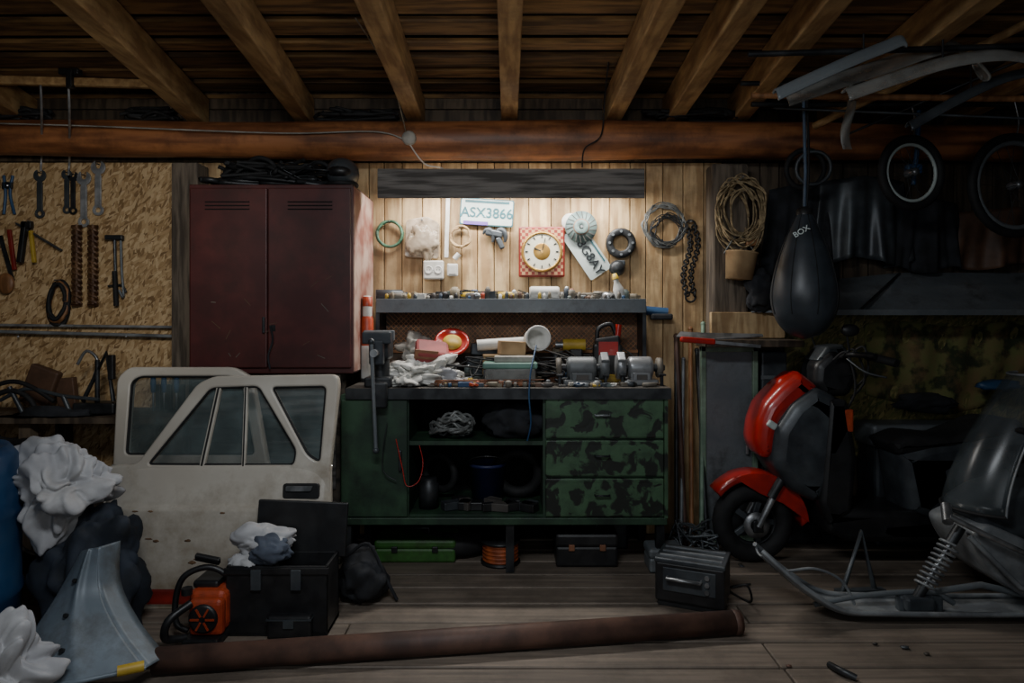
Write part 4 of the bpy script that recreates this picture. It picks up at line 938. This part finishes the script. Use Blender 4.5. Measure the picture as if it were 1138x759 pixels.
b.tube(cat([mp(905,672),mp(960,662),mp(1030,658),mp(1060,670)],6),.012,gray2,8)
s0=mp(1016,662,-.02);s1=mp(1064,584,-.02);d=(s1-s0);b.cyl(s0,s1,.011,steel)
u=d.normalized().orthogonal();w=d.normalized().cross(u);n=110
b.tube([s0+d*(.15+.62*i/n)+(u*math.cos(i*.55)+w*math.sin(i*.55))*.028 for i in range(n+1)],.0055,greymetal,6)
b.cyl(s0,s0+d*.16,.02,darkmetal);b.cyl(s0+d*.77,s1,.022,darkmetal);b.box(s0+V3((0,0,-.02)),(.12,.07,.06),graphite,bev=.012)
b.box((s0.x+.02,my,.05),(.18,.05,.07),graphite,bev=.01)
b.tube([mp(1042,568,-.08),mp(1075,585,-.12),mp(1150,620,-.12)],.011,steel,8);b.tube([mp(1060,588,-.1),mp(1110,640,-.12),mp(1160,655,-.12)],.011,greymetal,8);b.tube([mp(1022,660),mp(1090,650),mp(1170,668)],.014,gray2,8)
b.cyl(mp(1048,560,-.02),mp(1040,574,-.08),.02,steel)
def hull(pts,w,mt,bev,r=.03,dy=.1):
    b.shape([roundpoly([(P(x,y,my).x,P(x,y,my).z) for x,y in pts],r,4)],(0,my+dy,0),X_,Z_,w,mt,bev,True)
hull([(1070,588),(1090,578),(1150,604),(1240,600),(1300,600),(1300,668),(1180,672),(1135,662),(1100,640),(1078,608)],.32,greymetal,.02)
hull([(1088,590),(1082,566),(1110,548),(1200,520),(1300,540),(1300,600),(1150,604)],.26,graphite,.03)
def wsf(s_,t):
    a=(s_-.5)*1.9
    return V3((mp(1150,0).x-.30*math.cos(a)*(1-.1*t)+.25*t**1.5,my+.1+.22*math.sin(a)*(1-.3*t),H-(570-HY)*my/F+.57*t))
b.sheet(wsf,24,14,shield,.004)
b.tube([wsf(i/24,1) for i in range(25)],.006,greymetal,6);b.tube([wsf(0,i/14) for i in range(15)],.005,greymetal,6);b.tube([wsf(i/24,0) for i in range(25)],.008,blackr,6)
b.tube(cat([mp(1150,540,.1),mp(1132,500,.1),mp(1128,480,.0),mp(1128,476,-.06)],5),.012,blackr,8)
b.done()
b=B('metal_bracket');b.tube([V3((1.46,3.02,.02)),V3((1.56,3.05,.28)),V3((1.62,3.05,.02))],.012,graphite,8);b.bar(V3((1.44,3.03,.02)),V3((1.66,3.05,.02)),.04,.02,graphite);b.done()
b=B('floor_debris');rd=random.Random(77)
for i in range(30):
    if i<26:x=rd.uniform(.78,1.15);yy=rd.uniform(3.3,3.62)
    else:x=rd.uniform(.6,1.9);yy=rd.uniform(2.35,2.62)
    s_=rd.uniform(.005,.011);b.ball((x,yy,s_*.5),(s_*1.3,s_,s_*.55),rd.choice([rust,benchwood,graphite]),.5,6,2,i,floor=0.0)
b.tangle((.93,3.5,.1),(.12,.08,.09),8,.006,graphite,5);b.done()
b=B('tent_peg');b.tube(cat([FL(922,742)+Z_*.01,FL(935,752)+Z_*.02,FL(952,757)+Z_*.01],4),.012,darkmetal,8);b.done()

# ================= LIGHTS
def area(name,loc,rot,sx,sy_,e,col):
    l=bpy.data.lights.new(name,'AREA');l.shape='RECTANGLE';l.size=sx;l.size_y=sy_;l.energy=e;l.color=col
    o=bpy.data.objects.new(name,l);o.location=loc;o.rotation_euler=rot;bpy.context.scene.collection.objects.link(o);return o
area('bench_tube_light',(0,3.70,1.955),(0,0,0),1.25,.04,22,(1,.97,.92))
area('ceiling_lamp_light',(-.3,1.0,2.25),(math.radians(28),0,0),.9,.2,26,(.9,.95,1))
area('front_fill_light',(.2,-.9,1.5),(math.radians(92),0,0),1.6,1.0,11,(.9,.95,1))  # added fill from behind the camera, lifts rafters and dark edges
def spot(loc,tgt,e,sz,col):
    l=bpy.data.lights.new('unseen_spot','SPOT');l.energy=e;l.spot_size=math.radians(sz);l.spot_blend=1;l.shadow_soft_size=.1;l.color=col
    o=bpy.data.objects.new('unseen_spot',l);o.location=loc;d=V3(tgt)-V3(loc);o.rotation_euler=d.to_track_quat('-Z','Y').to_euler();bpy.context.scene.collection.objects.link(o)
spot((-1.1,1.4,1.9),(-2.3,3.9,1.6),46,62,(1,.96,.88))  # unseen spot without a fixture, aimed at the OSB wall
spot((.1,1.2,1.9),(0,3.3,2.5),15,72,(1,.9,.75))  # added spot without a fixture, warms the rafters from below
w=bpy.data.worlds.new('w');bpy.context.scene.world=w;w.use_nodes=True;w.node_tree.nodes['Background'].inputs[0].default_value=(.5,.62,.75,1);w.node_tree.nodes['Background'].inputs[1].default_value=.05
# ================= CAMERA
cd=bpy.data.cameras.new('camera');cd.lens=24;cd.sensor_width=36;cd.sensor_fit='HORIZONTAL';cd.shift_y=-29.5/1138;cd.clip_start=.05
co=bpy.data.objects.new('camera',cd);co.location=(0,0,H);co.rotation_euler=(math.radians(90),0,0);bpy.context.scene.collection.objects.link(co);bpy.context.scene.camera=co
